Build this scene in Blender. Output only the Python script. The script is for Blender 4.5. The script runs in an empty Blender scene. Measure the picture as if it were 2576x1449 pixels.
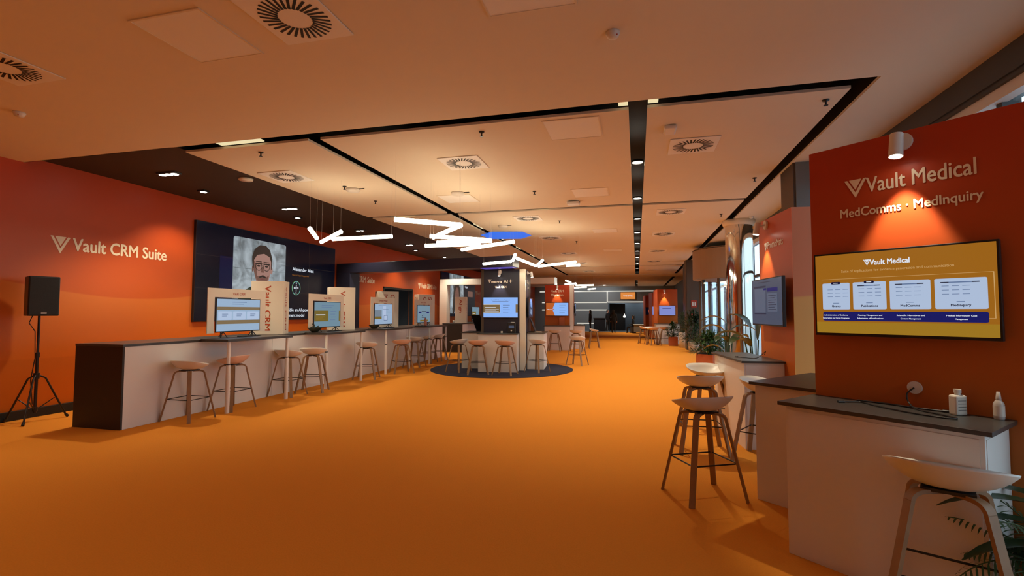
import bpy, math, random
from mathutils import Vector, Matrix
random.seed(7)
SC = bpy.context.scene
COL = SC.collection
PI = math.pi
R = math.radians

# ------------------------------------------------------------ camera, world, exposure
CAM_H = 1.55
yaw, pit, rol = R(-14.2066), R(2.8119), R(0.0728)
F_ = Vector((math.sin(yaw)*math.cos(pit), math.cos(yaw)*math.cos(pit), math.sin(pit)))
r0 = Vector((math.cos(yaw), -math.sin(yaw), 0)); u0 = r0.cross(F_)
rt = math.cos(rol)*r0 + math.sin(rol)*u0; up = -math.sin(rol)*r0 + math.cos(rol)*u0
cam = bpy.data.objects.new('camera', bpy.data.cameras.new('camera')); COL.objects.link(cam)
cam.matrix_world = Matrix(((rt.x, up.x, -F_.x, 0), (rt.y, up.y, -F_.y, 0), (rt.z, up.z, -F_.z, CAM_H), (0, 0, 0, 1)))
cam.data.sensor_width = 36; cam.data.lens = 1241.43/2576*36; cam.data.clip_start = .05; cam.data.clip_end = 300
SC.camera = cam
SC.view_settings.view_transform = 'Standard'; SC.view_settings.look = 'None'
SC.view_settings.gamma = 1; SC.view_settings.use_curve_mapping = False
SC.view_settings.exposure = -0.06
W = bpy.data.worlds.new('sky'); SC.world = W; W.use_nodes = True
W.node_tree.nodes['Background'].inputs[0].default_value = (.66, .86, 1, 1)
W.node_tree.nodes['Background'].inputs[1].default_value = 2.1

H = 3.73          # underside of the white ceiling
WX = -8.66        # left wall
DL, DS, SP = 240, 230, 75   # lamp powers: slot downlights, dark strip lamps, kiosk spots
WARM = (1, .86, .62)

# ------------------------------------------------------------ materials
def nt(name):
    m = bpy.data.materials.new(name); m.use_nodes = True
    return m, m.node_tree.nodes, m.node_tree.links
def mat(name, col, rough=.5, metal=0, emit=None, es=0, noise=0, nscale=40, bump=0, spec=None):
    m, N, L = nt(name); b = N['Principled BSDF']
    b.inputs['Base Color'].default_value = (*col, 1); b.inputs['Roughness'].default_value = rough; b.inputs['Metallic'].default_value = metal
    if spec is not None: b.inputs['Specular IOR Level'].default_value = spec
    if emit: b.inputs['Emission Color'].default_value = (*emit, 1); b.inputs['Emission Strength'].default_value = es
    if noise or bump:
        tc = N.new('ShaderNodeTexCoord'); n = N.new('ShaderNodeTexNoise'); n.inputs['Scale'].default_value = nscale; n.inputs['Detail'].default_value = 4
        L.new(tc.outputs['Object'], n.inputs['Vector'])
        if noise:
            mx = N.new('ShaderNodeMix'); mx.data_type = 'RGBA'; mx.blend_type = 'MIX'
            mx.inputs[6].default_value = (*[c*(1-noise) for c in col], 1); mx.inputs[7].default_value = (*[min(1, c*(1+noise)) for c in col], 1)
            L.new(n.outputs['Fac'], mx.inputs[0]); L.new(mx.outputs[2], b.inputs['Base Color'])
        if bump:
            bp = N.new('ShaderNodeBump'); bp.inputs['Strength'].default_value = bump; bp.inputs['Distance'].default_value = .01
            L.new(n.outputs['Fac'], bp.inputs['Height']); L.new(bp.outputs[0], b.inputs['Normal'])
    return m
def emis(name, col, s=1.0, rough=.25):
    return mat(name, (.008, .008, .01), rough, 0, col, s, spec=.3)
def print_mat(name, axis, top, upper, lower, base, rough, zs):
    """Printed wall graphic: colour bands divided by long waves, each band fading downward (ink, not light)."""
    m, N, L = nt(name); b = N['Principled BSDF']; b.inputs['Roughness'].default_value = rough; b.inputs['Specular IOR Level'].default_value = .35
    tc = N.new('ShaderNodeTexCoord'); sx = N.new('ShaderNodeSeparateXYZ'); L.new(tc.outputs['Object'], sx.inputs[0])
    def mth(op, a, bb=None):
        n = N.new('ShaderNodeMath'); n.operation = op
        for i, v in enumerate((a, bb)):
            if v is None: continue
            if isinstance(v, (int, float)): n.inputs[i].default_value = v
            else: L.new(v, n.inputs[i])
        return n.outputs[0]
    a = sx.outputs[axis]; z = sx.outputs[2]
    def wave(z0, amp, freq, ph): return mth('SUBTRACT', z, mth('ADD', mth('MULTIPLY', mth('SINE', mth('ADD', mth('MULTIPLY', a, freq), ph)), amp), z0))
    def mixc(fac, c1, c2):
        n = N.new('ShaderNodeMix'); n.data_type = 'RGBA'; L.new(fac, n.inputs[0])
        for i, c in ((6, c1), (7, c2)):
            if isinstance(c, tuple): n.inputs[i].default_value = (*c, 1)
            else: L.new(c, n.inputs[i])
        return n.outputs[2]
    def ramp(v, lo, hi):
        n = N.new('ShaderNodeMapRange'); n.inputs['From Min'].default_value = lo; n.inputs['From Max'].default_value = hi
        L.new(v, n.inputs['Value']); return n.outputs[0]
    w1 = wave(zs[0], .20, .85, -1.15); w2 = wave(zs[1], .10, .8, 0.2)
    c = mixc(ramp(w1, 0, 1.6), upper, top)                       # above the first wave
    low = mixc(ramp(w1, -.9, 0), base, lower)                    # under it, paler at the wave
    c = mixc(ramp(w1, -.012, .012), low, c)
    low2 = mixc(ramp(w2, -.9, 0), base, tuple(x*.9 for x in base))
    c = mixc(ramp(w2, -.012, .012), low2, c)
    L.new(c, b.inputs['Base Color'])
    return m

M = {}
M['carpet'] = mat('orange_carpet', (.74, .27, .030), .95, noise=.10, nscale=90, bump=.25, spec=.1)
M['rug'] = mat('navy_carpet', (.035, .036, .06), .95, noise=.15, nscale=60, bump=.2, spec=.1)
M['tile'] = mat('grey_tile', (.22, .25, .27), .25)
M['ceil'] = mat('ceiling_white', (.80, .69, .53), .8, noise=.015, nscale=6)
M['black'] = mat('black_paint', (.008, .007, .006), .7)
M['stripceil'] = mat('dark_brown_ceiling', (.035, .02, .012), .75)
M['wall'] = print_mat('orange_wall_print', 1, (.52, .058, .008), (.57, .105, .018), (.64, .165, .03), (.54, .12, .008), .40, (1.98, .95))
M['kiosk'] = print_mat('orange_kiosk_print', 0, (.48, .05, .014), (.50, .13, .018), (.50, .13, .018), (.46, .15, .016), .42, (1.1, -3))
M['salmon'] = print_mat('salmon_kiosk_print', 0, (.74, .24, .11), (.76, .28, .13), (.86, .48, .14), (.82, .44, .12), .45, (1.9, .2))
M['navy'] = mat('navy_panel', (.016, .018, .042), .4)
M['navyglow'] = mat('navy_beam', (.018, .018, .038), .35)
M['white'] = mat('white_laminate', (.78, .74, .70), .45)
M['whitep'] = mat('white_paint', (.80, .78, .75), .5)
M['cream'] = mat('cream_board', (.86, .78, .64), .6)
M['hatch'] = mat('hatch_white', (.88, .84, .78), .6)
M['slab'] = mat('charcoal_worktop', (.045, .042, .038), .38, noise=.1, nscale=30)
M['darkend'] = mat('dark_brown_laminate', (.018, .012, .008), .55)
M['grey'] = mat('dark_grey_paint', (.06, .06, .062), .5)
M['brown'] = mat('brown_grey_cladding', (.09, .065, .045), .55)
M['bluegrey'] = mat('grey_wall_panel', (.20, .22, .22), .55)
M['tan'] = mat('tan_fascia', (.36, .24, .15), .5)
M['shell'] = mat('white_stool_shell', (.80, .76, .70), .38)
M['pink'] = mat('pale_pink_stool_shell', (.80, .55, .43), .4)
M['wood'] = mat('oiled_oak', (.30, .175, .085), .5, noise=.25, nscale=12)
M['steel'] = mat('black_steel', (.012, .012, .013), .35)
M['mirror'] = mat('polished_steel', (.75, .72, .66), .06, 1)
M['mirror2'] = mat('gloss_white_post', (.85, .80, .68), .12)
M['plastic'] = mat('black_plastic', (.012, .012, .014), .4)
M['grille'] = mat('speaker_grille', (.014, .014, .015), .7, noise=.5, nscale=300, bump=.3)
M['fixture'] = mat('white_fixture', (.75, .72, .68), .4)
M['ivory'] = mat('ivory_sign_letters', (.92, .78, .58), .5)
M['whitelet'] = mat('white_letters', (.9, .86, .74), .45)
M['redlet'] = mat('red_brown_letters', (.50, .07, .02), .5)
M['leaf'] = mat('green_leaves', (.035, .085, .02), .38, noise=.5, nscale=7)
M['leafd'] = mat('dark_glossy_leaves', (.020, .050, .018), .30, noise=.4, nscale=5)
M['palm'] = mat('feathery_leaves', (.045, .085, .022), .5, noise=.4, nscale=9)
M['terra'] = mat('terracotta_planter', (.50, .13, .045), .5)
M['potw'] = mat('white_metal_pot', (.72, .66, .58), .4)
M['soil'] = mat('potting_soil', (.03, .02, .012), .9)
M['cloth'] = mat('black_clothing', (.012, .012, .014), .85)
M['skin'] = mat('skin', (.55, .32, .22), .55)
M['hair'] = mat('dark_hair', (.02, .014, .01), .6)
M['bottle'] = mat('white_bottle_plastic', (.72, .68, .6), .35)
M['rose'] = mat('rose_bottle', (.62, .25, .17), .3)
M['clear'] = mat('clear_plastic', (.5, .45, .42), .15)
M['bowl'] = mat('dark_olive_bowl', (.035, .04, .025), .4)
M['redsign'] = mat('red_fire_sign', (.45, .05, .02), .5)
M['signwhite'] = mat('sign_white', (.8, .8, .75), .5)
M['concrete_out'] = mat('outdoor_paving', (.45, .47, .48), .8)
M['tube'] = emis('lit_neon_tube', (1, .88, .62), 11)
M['lamp'] = emis('lit_lamp', (1, .93, .78), 25)
M['lampc'] = emis('lit_lamp_cool', (1, .95, .85), 18)
M['slotglow'] = emis('painted_slot_light', (1, .86, .50), .85)  # painted light on the slot sides, not a lamp
M['ledline'] = emis('lit_led_line', (.95, .9, .78), .75)
M['ledcool'] = emis('lit_led_line_cool', (.85, .9, .95), 1.1)
M['bluelite'] = emis('painted_blue_light', (.03, .20, 1.0), .85)
M['purplelite'] = emis('purple_led', (.10, .07, .45), .8)
def scr_m(n, c, s=1.0): M[n] = emis('screen_'+n, c, s, .22); return M[n]
scr_m('s_black', (.001, .0015, .006)); scr_m('s_navy', (.002, .004, .03)); scr_m('s_navy2', (.006, .010, .12))
scr_m('s_white', (.75, .8, .88)); scr_m('s_blue', (.26, .47, .95)); scr_m('s_ltblue', (.30, .42, .58)); scr_m('s_card', (.42, .52, .70))
scr_m('s_brown', (.20, .13, .055)); scr_m('s_olive', (.17, .12, .02)); scr_m('s_bar', (.12, .18, .32)); scr_m('s_orange', (.33, .125, .010))
scr_m('s_orange2', (.50, .11, .02)); scr_m('s_gold', (.34, .18, .015)); scr_m('s_line', (.60, .36, .14)); scr_m('s_grey', (.17, .22, .27)); scr_m('s_dim', (.10, .11, .14))
scr_m('s_greyd', (.06, .08, .10)); scr_m('s_concrete', (.30, .36, .40)); scr_m('s_concd', (.20, .25, .28)); scr_m('s_skin', (.34, .185, .15)); scr_m('s_skind', (.16, .075, .055)); scr_m('s_hair', (.03, .02, .015)); scr_m('s_green', (.02, .03, .015))
scr_m('s_periw', (.22, .26, .62)); scr_m('s_redt', (.35, .06, .03)); scr_m('s_lime', (.25, .5, .12)); scr_m('s_cyan', (.1, .35, .55)); scr_m('s_orlit', (.75, .25, .05)); scr_m('s_lip', (.16, .05, .045))
scr_m('s_slate', (.055, .07, .11)); scr_m('s_slated', (.02, .025, .05)); scr_m('s_slatel', (.09, .11, .16)); scr_m('s_teal', (.16, .26, .33))
# window glass: thin pane, mostly clear with a little reflection
m, N, L = nt('window_glass'); N.remove(N['Principled BSDF']); tr = N.new('ShaderNodeBsdfTransparent'); gl = N.new('ShaderNodeBsdfGlossy'); gl.inputs['Roughness'].default_value = .02
mx = N.new('ShaderNodeMixShader'); mx.inputs[0].default_value = .10; L.new(tr.outputs[0], mx.inputs[1]); L.new(gl.outputs[0], mx.inputs[2]); L.new(mx.outputs[0], N['Material Output'].inputs[0])
tr.inputs[0].default_value = (.95, .98, 1, 1); M['glass'] = m
def stained(name, c1, c2, sc):
    m, N, L = nt(name); b = N['Principled BSDF']; b.inputs['Base Color'].default_value = (.01, .01, .01, 1); b.inputs['Roughness'].default_value = .25; b.inputs['Specular IOR Level'].default_value = .3
    tc = N.new('ShaderNodeTexCoord'); n = N.new('ShaderNodeTexNoise'); n.inputs['Scale'].default_value = sc; n.inputs['Detail'].default_value = 8; n.inputs['Distortion'].default_value = 1.2
    r_ = N.new('ShaderNodeValToRGB'); r_.color_ramp.elements[0].position = .35; r_.color_ramp.elements[0].color = (*c1, 1); r_.color_ramp.elements[1].position = .62; r_.color_ramp.elements[1].color = (*c2, 1)
    L.new(tc.outputs['Object'], n.inputs['Vector']); L.new(n.outputs['Fac'], r_.inputs['Fac']); L.new(r_.outputs[0], b.inputs['Emission Color']); b.inputs['Emission Strength'].default_value = 1; return m
M['s_concrete'] = stained('screen_concrete', (.14, .16, .17), (.38, .44, .48), 2.2)
M['s_concd'] = stained('screen_concrete_dark', (.08, .09, .09), (.22, .26, .28), 2.5)

# ------------------------------------------------------------ mesh builder
_tc = {}
def text_geo(body, bold=0.0):
    k = (body, bold)
    if k in _tc: return _tc[k]
    cu = bpy.data.curves.new('t', 'FONT'); cu.body = body; cu.size = 1; cu.resolution_u = 3
    ob = bpy.data.objects.new('t', cu); COL.objects.link(ob)
    dg = bpy.context.evaluated_depsgraph_get(); me = ob.evaluated_get(dg).to_mesh()
    vs = [(v.co.x, v.co.y) for v in me.vertices]; fs = [tuple(p.vertices) for p in me.polygons]
    ob.evaluated_get(dg).to_mesh_clear(); bpy.data.objects.remove(ob); bpy.data.curves.remove(cu)
    x0 = min(v[0] for v in vs); x1 = max(v[0] for v in vs)
    vs = [(x-x0, y) for x, y in vs]; _tc[k] = (vs, fs, x1-x0); return _tc[k]

class MB:
    def __init__(s): s.v = []; s.f = []; s.m = []; s.s = []
    def add(s, vs, fs, mi=0, sm=False):
        o = len(s.v); s.v += [tuple(v) for v in vs]; s.f += [tuple(i+o for i in f) for f in fs]; s.m += [mi]*len(fs); s.s += [sm]*len(fs)
    def box(s, x0, x1, y0, y1, z0, z1, mi=0):
        s.add([(x0, y0, z0), (x1, y0, z0), (x1, y1, z0), (x0, y1, z0), (x0, y0, z1), (x1, y0, z1), (x1, y1, z1), (x0, y1, z1)],
              [(0, 3, 2, 1), (4, 5, 6, 7), (0, 1, 5, 4), (1, 2, 6, 5), (2, 3, 7, 6), (3, 0, 4, 7)], mi); return s
    def obox(s, O, X, Y, Z, mi=0):
        O, X, Y, Z = map(Vector, (O, X, Y, Z)); c = [O, O+X, O+X+Y, O+Y]; c += [p+Z for p in c]
        s.add(c, [(0, 3, 2, 1), (4, 5, 6, 7), (0, 1, 5, 4), (1, 2, 6, 5), (2, 3, 7, 6), (3, 0, 4, 7)], mi); return s
    def prism(s, pts, z0, z1, mi=0):
        n = len(pts); s.add([(x, y, z0) for x, y in pts]+[(x, y, z1) for x, y in pts],
              [tuple(range(n-1, -1, -1)), tuple(range(n, 2*n))]+[(i, (i+1) % n, n+(i+1) % n, n+i) for i in range(n)], mi); return s
    def cyl(s, a, b, r0, r1=None, n=16, mi=0, caps=True):
        a = Vector(a); b = Vector(b); r1 = r0 if r1 is None else r1; d = (b-a).normalized()
        x = d.orthogonal().normalized(); y = d.cross(x)
        vs = [a+(x*math.cos(2*PI*i/n)+y*math.sin(2*PI*i/n))*r0 for i in range(n)]+[b+(x*math.cos(2*PI*i/n)+y*math.sin(2*PI*i/n))*r1 for i in range(n)]
        s.add(vs, [(i, (i+1) % n, n+(i+1) % n, n+i) for i in range(n)], mi, True)
        if caps: s.add(vs, [tuple(range(n-1, -1, -1)), tuple(range(n, 2*n))], mi)
        return s
    def tube(s, P, r, n=8, mi=0, rr=None):
        P = [Vector(p) for p in P]; k = len(P); vs = []; up_ = None
        for i, p in enumerate(P):
            d = (P[min(i+1, k-1)]-P[max(i-1, 0)]).normalized()
            if up_ is None: up_ = d.orthogonal().normalized()
            x = (up_-d*up_.dot(d)).normalized(); up_ = x; y = d.cross(x); q = rr[i] if rr else r
            vs += [p+(x*math.cos(2*PI*j/n)+y*math.sin(2*PI*j/n))*q for j in range(n)]
        fs = [(i*n+j, i*n+(j+1) % n, (i+1)*n+(j+1) % n, (i+1)*n+j) for i in range(k-1) for j in range(n)]
        s.add(vs, fs, mi, True); s.add(vs, [tuple(range(n-1, -1, -1)), tuple(range((k-1)*n, k*n))], mi); return s
    def lathe(s, prof, n=24, mi=0, c=(0, 0, 0)):
        k = len(prof); vs = [(c[0]+r*math.cos(2*PI*j/n), c[1]+r*math.sin(2*PI*j/n), c[2]+z) for r, z in prof for j in range(n)]
        s.add(vs, [(i*n+j, i*n+(j+1) % n, (i+1)*n+(j+1) % n, (i+1)*n+j) for i in range(k-1) for j in range(n)], mi, True); return s
    def strip(s, P, side, w, t, mi=0):
        """flat bent-wood strip along P, width w along 'side', thickness t"""
        P = [Vector(p) for p in P]; side = Vector(side).normalized(); vs = []
        for i, p in enumerate(P):
            d = (P[min(i+1, len(P)-1)]-P[max(i-1, 0)]).normalized(); nn = d.cross(side).normalized()
            vs += [p+side*w/2+nn*t/2, p-side*w/2+nn*t/2, p-side*w/2-nn*t/2, p+side*w/2-nn*t/2]
        k = len(P)
        s.add(vs, [(i*4+j, i*4+(j+1) % 4, (i+1)*4+(j+1) % 4, (i+1)*4+j) for i in range(k-1) for j in range(4)]+[(3, 2, 1, 0), (4*k-4, 4*k-3, 4*k-2, 4*k-1)], mi); return s
    # flat artwork on a plane: O origin, X right, Y up, N out
    def art(s, O, X, Y, items, lift=.0012):
        O = Vector(O); X = Vector(X); Y = Vector(Y); Nn = X.cross(Y).normalized()
        for k, it in enumerate(items):
            mi = it[1]; off = Nn*(lift*(1+it[2]))
            P = lambda x, y: O+X*x+Y*y+off
            if it[0] == 'r':
                x0, y0, x1, y1 = it[3:7]; s.add([P(x0, y0), P(x1, y0), P(x1, y1), P(x0, y1)], [(0, 1, 2, 3)], mi)
            elif it[0] == 'rr':
                x0, y0, x1, y1, q = it[3:8]; pts = []
                for cx, cy, a0 in ((x1-q, y1-q, 0), (x0+q, y1-q, 90), (x0+q, y0+q, 180), (x1-q, y0+q, 270)):
                    for j in range(5): a = R(a0+j*22.5); pts.append(P(cx+q*math.cos(a), cy+q*math.sin(a)))
                s.add(pts, [tuple(range(len(pts)))], mi)
            elif it[0] == 'p':
                s.add([P(x, y) for x, y in it[3]], [tuple(range(len(it[3])))], mi)
            elif it[0] == 'e':
                cx, cy, a, b = it[3:7]; n = 24; s.add([P(cx+a*math.cos(2*PI*j/n), cy+b*math.sin(2*PI*j/n)) for j in range(n)], [tuple(range(n))], mi)
            elif it[0] == 'ring':
                cx, cy, a, b, th = it[3:8]; n = 28
                vs = [P(cx+(a-q)*math.cos(2*PI*j/n), cy+(b-q)*math.sin(2*PI*j/n)) for q in (0, th) for j in range(n)]
                s.add(vs, [(j, (j+1) % n, n+(j+1) % n, n+j) for j in range(n)], mi)
            elif it[0] == 't':      # text, x, y, cap size, align, rot(0/cw), xscale
                body, x, y, sz = it[3:7]; al = it[7] if len(it) > 7 else 'l'; cw = it[8] if len(it) > 8 else 0; bold = it[9] if len(it) > 9 else .012
                wd = it[10] if len(it) > 10 else None
                vs, fs, w = text_geo(body, bold); k_ = sz/.70; kx = k_*Y.length/X.length if wd is None else wd/w
                dx = {'l': 0, 'c': -w*kx/2, 'r': -w*kx}[al]
                if cw: pts = [P(x+b*k_, y-(a*kx+dx)) for a, b in vs]
                else: pts = [P(x+a*kx+dx, y+b*k_) for a, b in vs]
                s.add(pts, fs, mi)
                e_ = bold*k_
                for q_, (sx_, sy_) in enumerate(((1, 0), (-1, 0), (0, 1), (0, -1)) if bold > .009 else ()): s.add([p+X*sx_*e_*1.3+Y*sy_*e_*1.3*(X.length/Y.length)+Nn*(q_+1)*.00012 for p in pts], fs, mi)
            elif it[0] == 'logo':   # triangular V mark
                x, y, h = it[3:6]; w = h*1.05*Y.length/X.length
                s.add([P(x, y+h), P(x+w*.14, y+h), P(x+w*.5, y+h*.30), P(x+w*.86, y+h), P(x+w, y+h), P(x+w*.5, y)], [(0, 5, 2, 1), (2, 5, 4, 3)], mi)
                s.add([P(x+w*.22, y+h), P(x+w*.78, y+h), P(x+w*.5, y+h*.44), P(x+w*.5, y+h*.60), P(x+w*.66, y+h*.92), P(x+w*.34, y+h*.92)], [(0, 2, 1)], mi)
        return s
    def build(s, name, mats, parent=None, bevel=0, sub=0):
        me = bpy.data.meshes.new(name); me.from_pydata([tuple(v) for v in s.v], [], s.f)
        if not isinstance(mats, (list, tuple)): mats = [mats]
        for m_ in mats: me.materials.append(m_)
        me.polygons.foreach_set('material_index', s.m); me.polygons.foreach_set('use_smooth', s.s); me.update()
        o = bpy.data.objects.new(name, me); COL.objects.link(o); o.parent = parent
        if bevel: b = o.modifiers.new('b', 'BEVEL'); b.width = bevel; b.segments = 2; b.limit_method = 'ANGLE'; b.angle_limit = R(40)
        if sub: q = o.modifiers.new('s', 'SUBSURF'); q.levels = sub; q.render_levels = sub
        return o
def tag(o, label=None, cat=None, group=None, kind=None):
    if label: o['label'] = label
    if cat: o['category'] = cat
    if group: o['group'] = group
    if kind: o['kind'] = kind
    return o
def thing(name, label, cat, loc=(0, 0, 0), rz=0, group=None):
    o = bpy.data.objects.new(name, None); COL.objects.link(o); o.location = loc; o.rotation_euler = (0, 0, rz); o.empty_display_size = .1
    return tag(o, label, cat, group)
def dup(root, loc, rz=0, label=None, group=None):
    r = root.copy(); COL.objects.link(r); r.location = loc; r.rotation_euler = (0, 0, rz)
    if label: r['label'] = label
    if group: r['group'] = group
    for ch in list(root.children):
        c = ch.copy(); COL.objects.link(c); c.parent = r
        for g in list(ch.children): d = g.copy(); COL.objects.link(d); d.parent = c
    return r
def struct(o, label): return tag(o, label, 'structure', None, 'structure')
def swap(root, part, m_):       # give a copy's part its own material
    for c in root.children:
        if c.name.split('.')[0] == part:
            c.data = c.data.copy(); c.data.materials[0] = m_
def light(kind, loc, power, col=WARM, tgt=None, size=.06, angle=100, blend=.6, parent=None):
    l = bpy.data.lights.new('lamp_light', kind); l.energy = power; l.color = col
    if kind == 'SPOT': l.spot_size = R(angle); l.spot_blend = blend; l.shadow_soft_size = size
    elif kind == 'POINT': l.shadow_soft_size = size
    o = bpy.data.objects.new('lamp_light', l); COL.objects.link(o); o.location = loc; o.parent = parent
    if tgt is not None: o.rotation_euler = (Vector(tgt)-Vector(loc)).to_track_quat('-Z', 'Y').to_euler()
    return o

# ------------------------------------------------------------ room shell
struct(MB().box(-8.9, 3.4, -6, 40.2, -.1, 0).build('floor', M['carpet']), 'bright orange carpet covering the whole hall')
struct(MB().box(-8.9, 3.4, 40.2, 46, -.1, 0).build('floor', M['tile']), 'grey tiled floor beyond the far end of the orange carpet')
struct(MB().box(WX-.15, WX, -6, 15.75, 0, 4.2).box(WX-.15, WX, 18.05, 46, 0, 4.2).box(WX-.15, WX, 15.75, 18.05, 2.42, 4.2).build('wall_left', M['wall']), 'long orange printed wall on the left of the hall')
struct(MB().box(-8.9, 3.4, -6.15, -6, 0, 4.2).build('wall_back', M['whitep']), 'plain wall behind the viewer')
# dark side room behind the opening in the left wall
struct(MB().box(-10.6, WX-.15, 15.2, 15.3, 0, 3).box(-10.6, WX-.15, 18.5, 18.6, 0, 3).box(-10.7, -10.6, 15.2, 18.6, 0, 3).box(-10.7, WX-.15, 15.2, 18.6, 3, 3.1).build('wall_alcove', M['black']), 'black unlit room behind the opening in the orange wall')
d = MB().box(WX-.12, WX+.015, 15.72, 15.78, 0, 2.45).box(WX-.12, WX+.015, 18.02, 18.08, 0, 2.45).box(WX-.12, WX+.015, 15.72, 18.08, 2.39, 2.45).build('door_1', M['black'])
struct(d, 'black lined doorway opening in the orange wall')
struct(MB().box(WX, WX+.05, -6, 15.7, 0, .13).build('baseboard_left', M['black'], bevel=.004), 'black skirting along the foot of the orange wall')
# lettering on the left wall (faces +x, reads toward +y)
def wall_sign(y, z, s, wd=None, nm='wall_lettering'):
    mb = MB(); mb.art((WX, y, z), (0, 1, 0), (0, 0, 1), [('logo', 0, 0, 0, -.07*s, .265*s), ('t', 0, 0, 'Vault CRM Suite', .315*s, 0, .20*s, 'l', 0, .016, 1.60*s)], .004)
    return mb
for y, z in ((5.52, 2.52), (13.2, 2.52), (18.55, 2.55), (25.95, 2.52)): wall_sign(y, z, 1.0).build('wall_lettering', M['ivory'], bpy.data.objects['wall_left'])
# ceiling: white panels with black slots between, dark strip along the left wall
cz0, cz1 = H, H+.03
xs = [(-5.97, -4.04), (-3.86, -.065), (.13, 2.04)]
cp = MB().box(WX, 3.4, -6, 5.15, cz0, cz1)
for y0, y1 in ((5.36, 10.12), (10.30, 23.6), (23.78, 29.0)):
    for x0, x1 in xs: cp.box(x0, x1, y0, y1, cz0, cz1)
cp.box(2.21, 3.4, 5.15, 29.15, cz0, cz1)
cp.box(WX, 3.4, 29.15, 31.2, cz0-.02, cz1)
cp.box(WX, -.12, 31.2, 42.3, cz0, cz1).box(.08, 2.1, 31.2, 42.3, cz0, cz1).box(2.3, 3.4, 31.2, 42.3, cz0, cz1).box(-.12, .08, 31.2, 34.5, cz0, cz1)
struct(cp.build('ceiling', M['ceil']), 'white ceiling of large flat panels parted by black slots')
struct(MB().box(WX-.1, -5.97, 5.15, 29.15, H+.09, H+.12).box(WX, -5.97, 5.14, 5.15, H, H+.12).build('ceiling', M['stripceil']), 'dark brown ceiling strip along the orange wall')
struct(MB().box(WX-.1, 3.4, -6, 46, 4.2, 4.3).box(-5.975, -5.97, 5.15, 29, cz1, 4.2).box(2.21, 2.22, 5.15, 29, cz1, 4.2).box(-5.9, 2.3, 5.14, 5.15, cz1, 4.2).build('ceiling', M['black']), 'black plenum seen through the ceiling slots')
# right side: window wall with dark header, mullions and a transom
rw = MB().box(2.95, 3.25, -6, -.5, 0, 4.2).box(2.95, 3.25, 26, 46, 0, 4.2).box(2.95, 3.4, -.5, 26, 3.50, 4.2)
struct(rw.build('wall_right', M['grey']), 'dark grey wall and window header on the right')
gl = MB().box(3.12, 3.13, -.5, 26, .1, 3.50)
wn = struct(gl.build('window_1', M['glass']), 'tall glazed window wall on the right letting in daylight')
fr = MB().box(2.98, 3.22, -.5, 26, 0, .10).box(2.97, 3.2, -.5, 26, 3.46, 3.50).box(3.08, 3.18, -.5, 26, 2.50, 2.56)
for y in (-.47, 1.33, 3.2, 5.1, 7.0, 9.0, 11.0, 13.0, 15.0, 16.4, 19.2, 21.0, 23.0, 25.9): fr.box(3.06, 3.2, y-.035, y+.035, .1, 3.46)
fr.build('window_frame', M['grey'], wn)
MB().box(3.0, 3.1, -.5, 26, 3.36, 3.46).build('window_frame', M['whitep'], wn)
struct(MB().box(3.4, 60, -30, 70, -.15, -.05).build('ground_outside', M['concrete_out']), 'pale paving outside the windows')
# end wall with led lines, doorway, side panels
EY = 42.3
ew = MB().box(WX, -2.35, EY, EY+.2, 0, 4.2).box(2.95-.9, 3.4, EY, EY+.2, 0, 4.2).box(-2.35, 2.05, EY, EY+.2, 2.32, 4.2)
struct(ew.build('wall_end', M['bluegrey']), 'grey panelled wall at the far end of the hall')
struct(MB().box(-2.6, 2.3, 45.8, 45.9, 0, 3).box(-2.6, -2.5, EY+.2, 45.8, 0, 3).box(2.2, 2.3, EY+.2, 45.8, 0, 3).box(-2.6, 2.3, EY+.2, 45.9, 2.9, 3).build('wall_foyer', M['bluegrey']), 'dim grey foyer beyond the far doorway')
tr = MB()
for x0, x1, z in ((-8.2, -2.45, 3.33), (-2.4, 2.0, 3.33), (-2.4, 2.0, 2.42), (-8.0, -2.45, 2.38), (-8, -2.45, 1.75), (-5, -2.9, .62)): tr.box(x0, x1, EY-.02, EY, z-.045, z+.045)
for x in (-2.42, 2.0): tr.box(x-.05, x+.05, EY-.02, EY, 2.42, 3.33)
struct(tr.build('trim_1', M['ledline']), 'thin glowing line lights set in the far grey wall')
struct(MB().box(-2.33, -1.0, 44.0, 44.05, 0, 2.3).box(.6, 1.2, 43.5, 43.6, 0, 2.3).build('door_2', M['black']), 'dark door leaves in the far foyer')
# pillars on the right
def pillar(nm, x0, x1, y0, y1, m1, m2, label):
    t = thing(nm, label, 'pillar', ((x0+x1)/2, (y0+y1)/2, 0)); t['kind'] = 'structure'
    w = (x1-x0)/2; dd = (y1-y0)/2
    MB().box(-w, w, -dd+.02, dd, 0, H-.001).build('shaft', m1, t); MB().box(-w+.03, w, -dd, -dd+.02, 0, H-.001).build('front_panel', m2, t); return t
pillar('trim_2', 2.22, 2.94, 7.85, 8.5, M['brown'], M['bluegrey'], 'brown and grey clad pillar rising behind the second orange kiosk')
pillar('trim_3', 1.98, 2.66, 21.6, 22.3, M['brown'], M['brown'], 'dark brown pillar with red fire signs beyond the revolving door')
pillar('trim_4', 2.1, 2.94, 23.4, 24.3, M['grey'], M['bluegrey'], 'grey pillar beyond the dark brown pillar')
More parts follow.
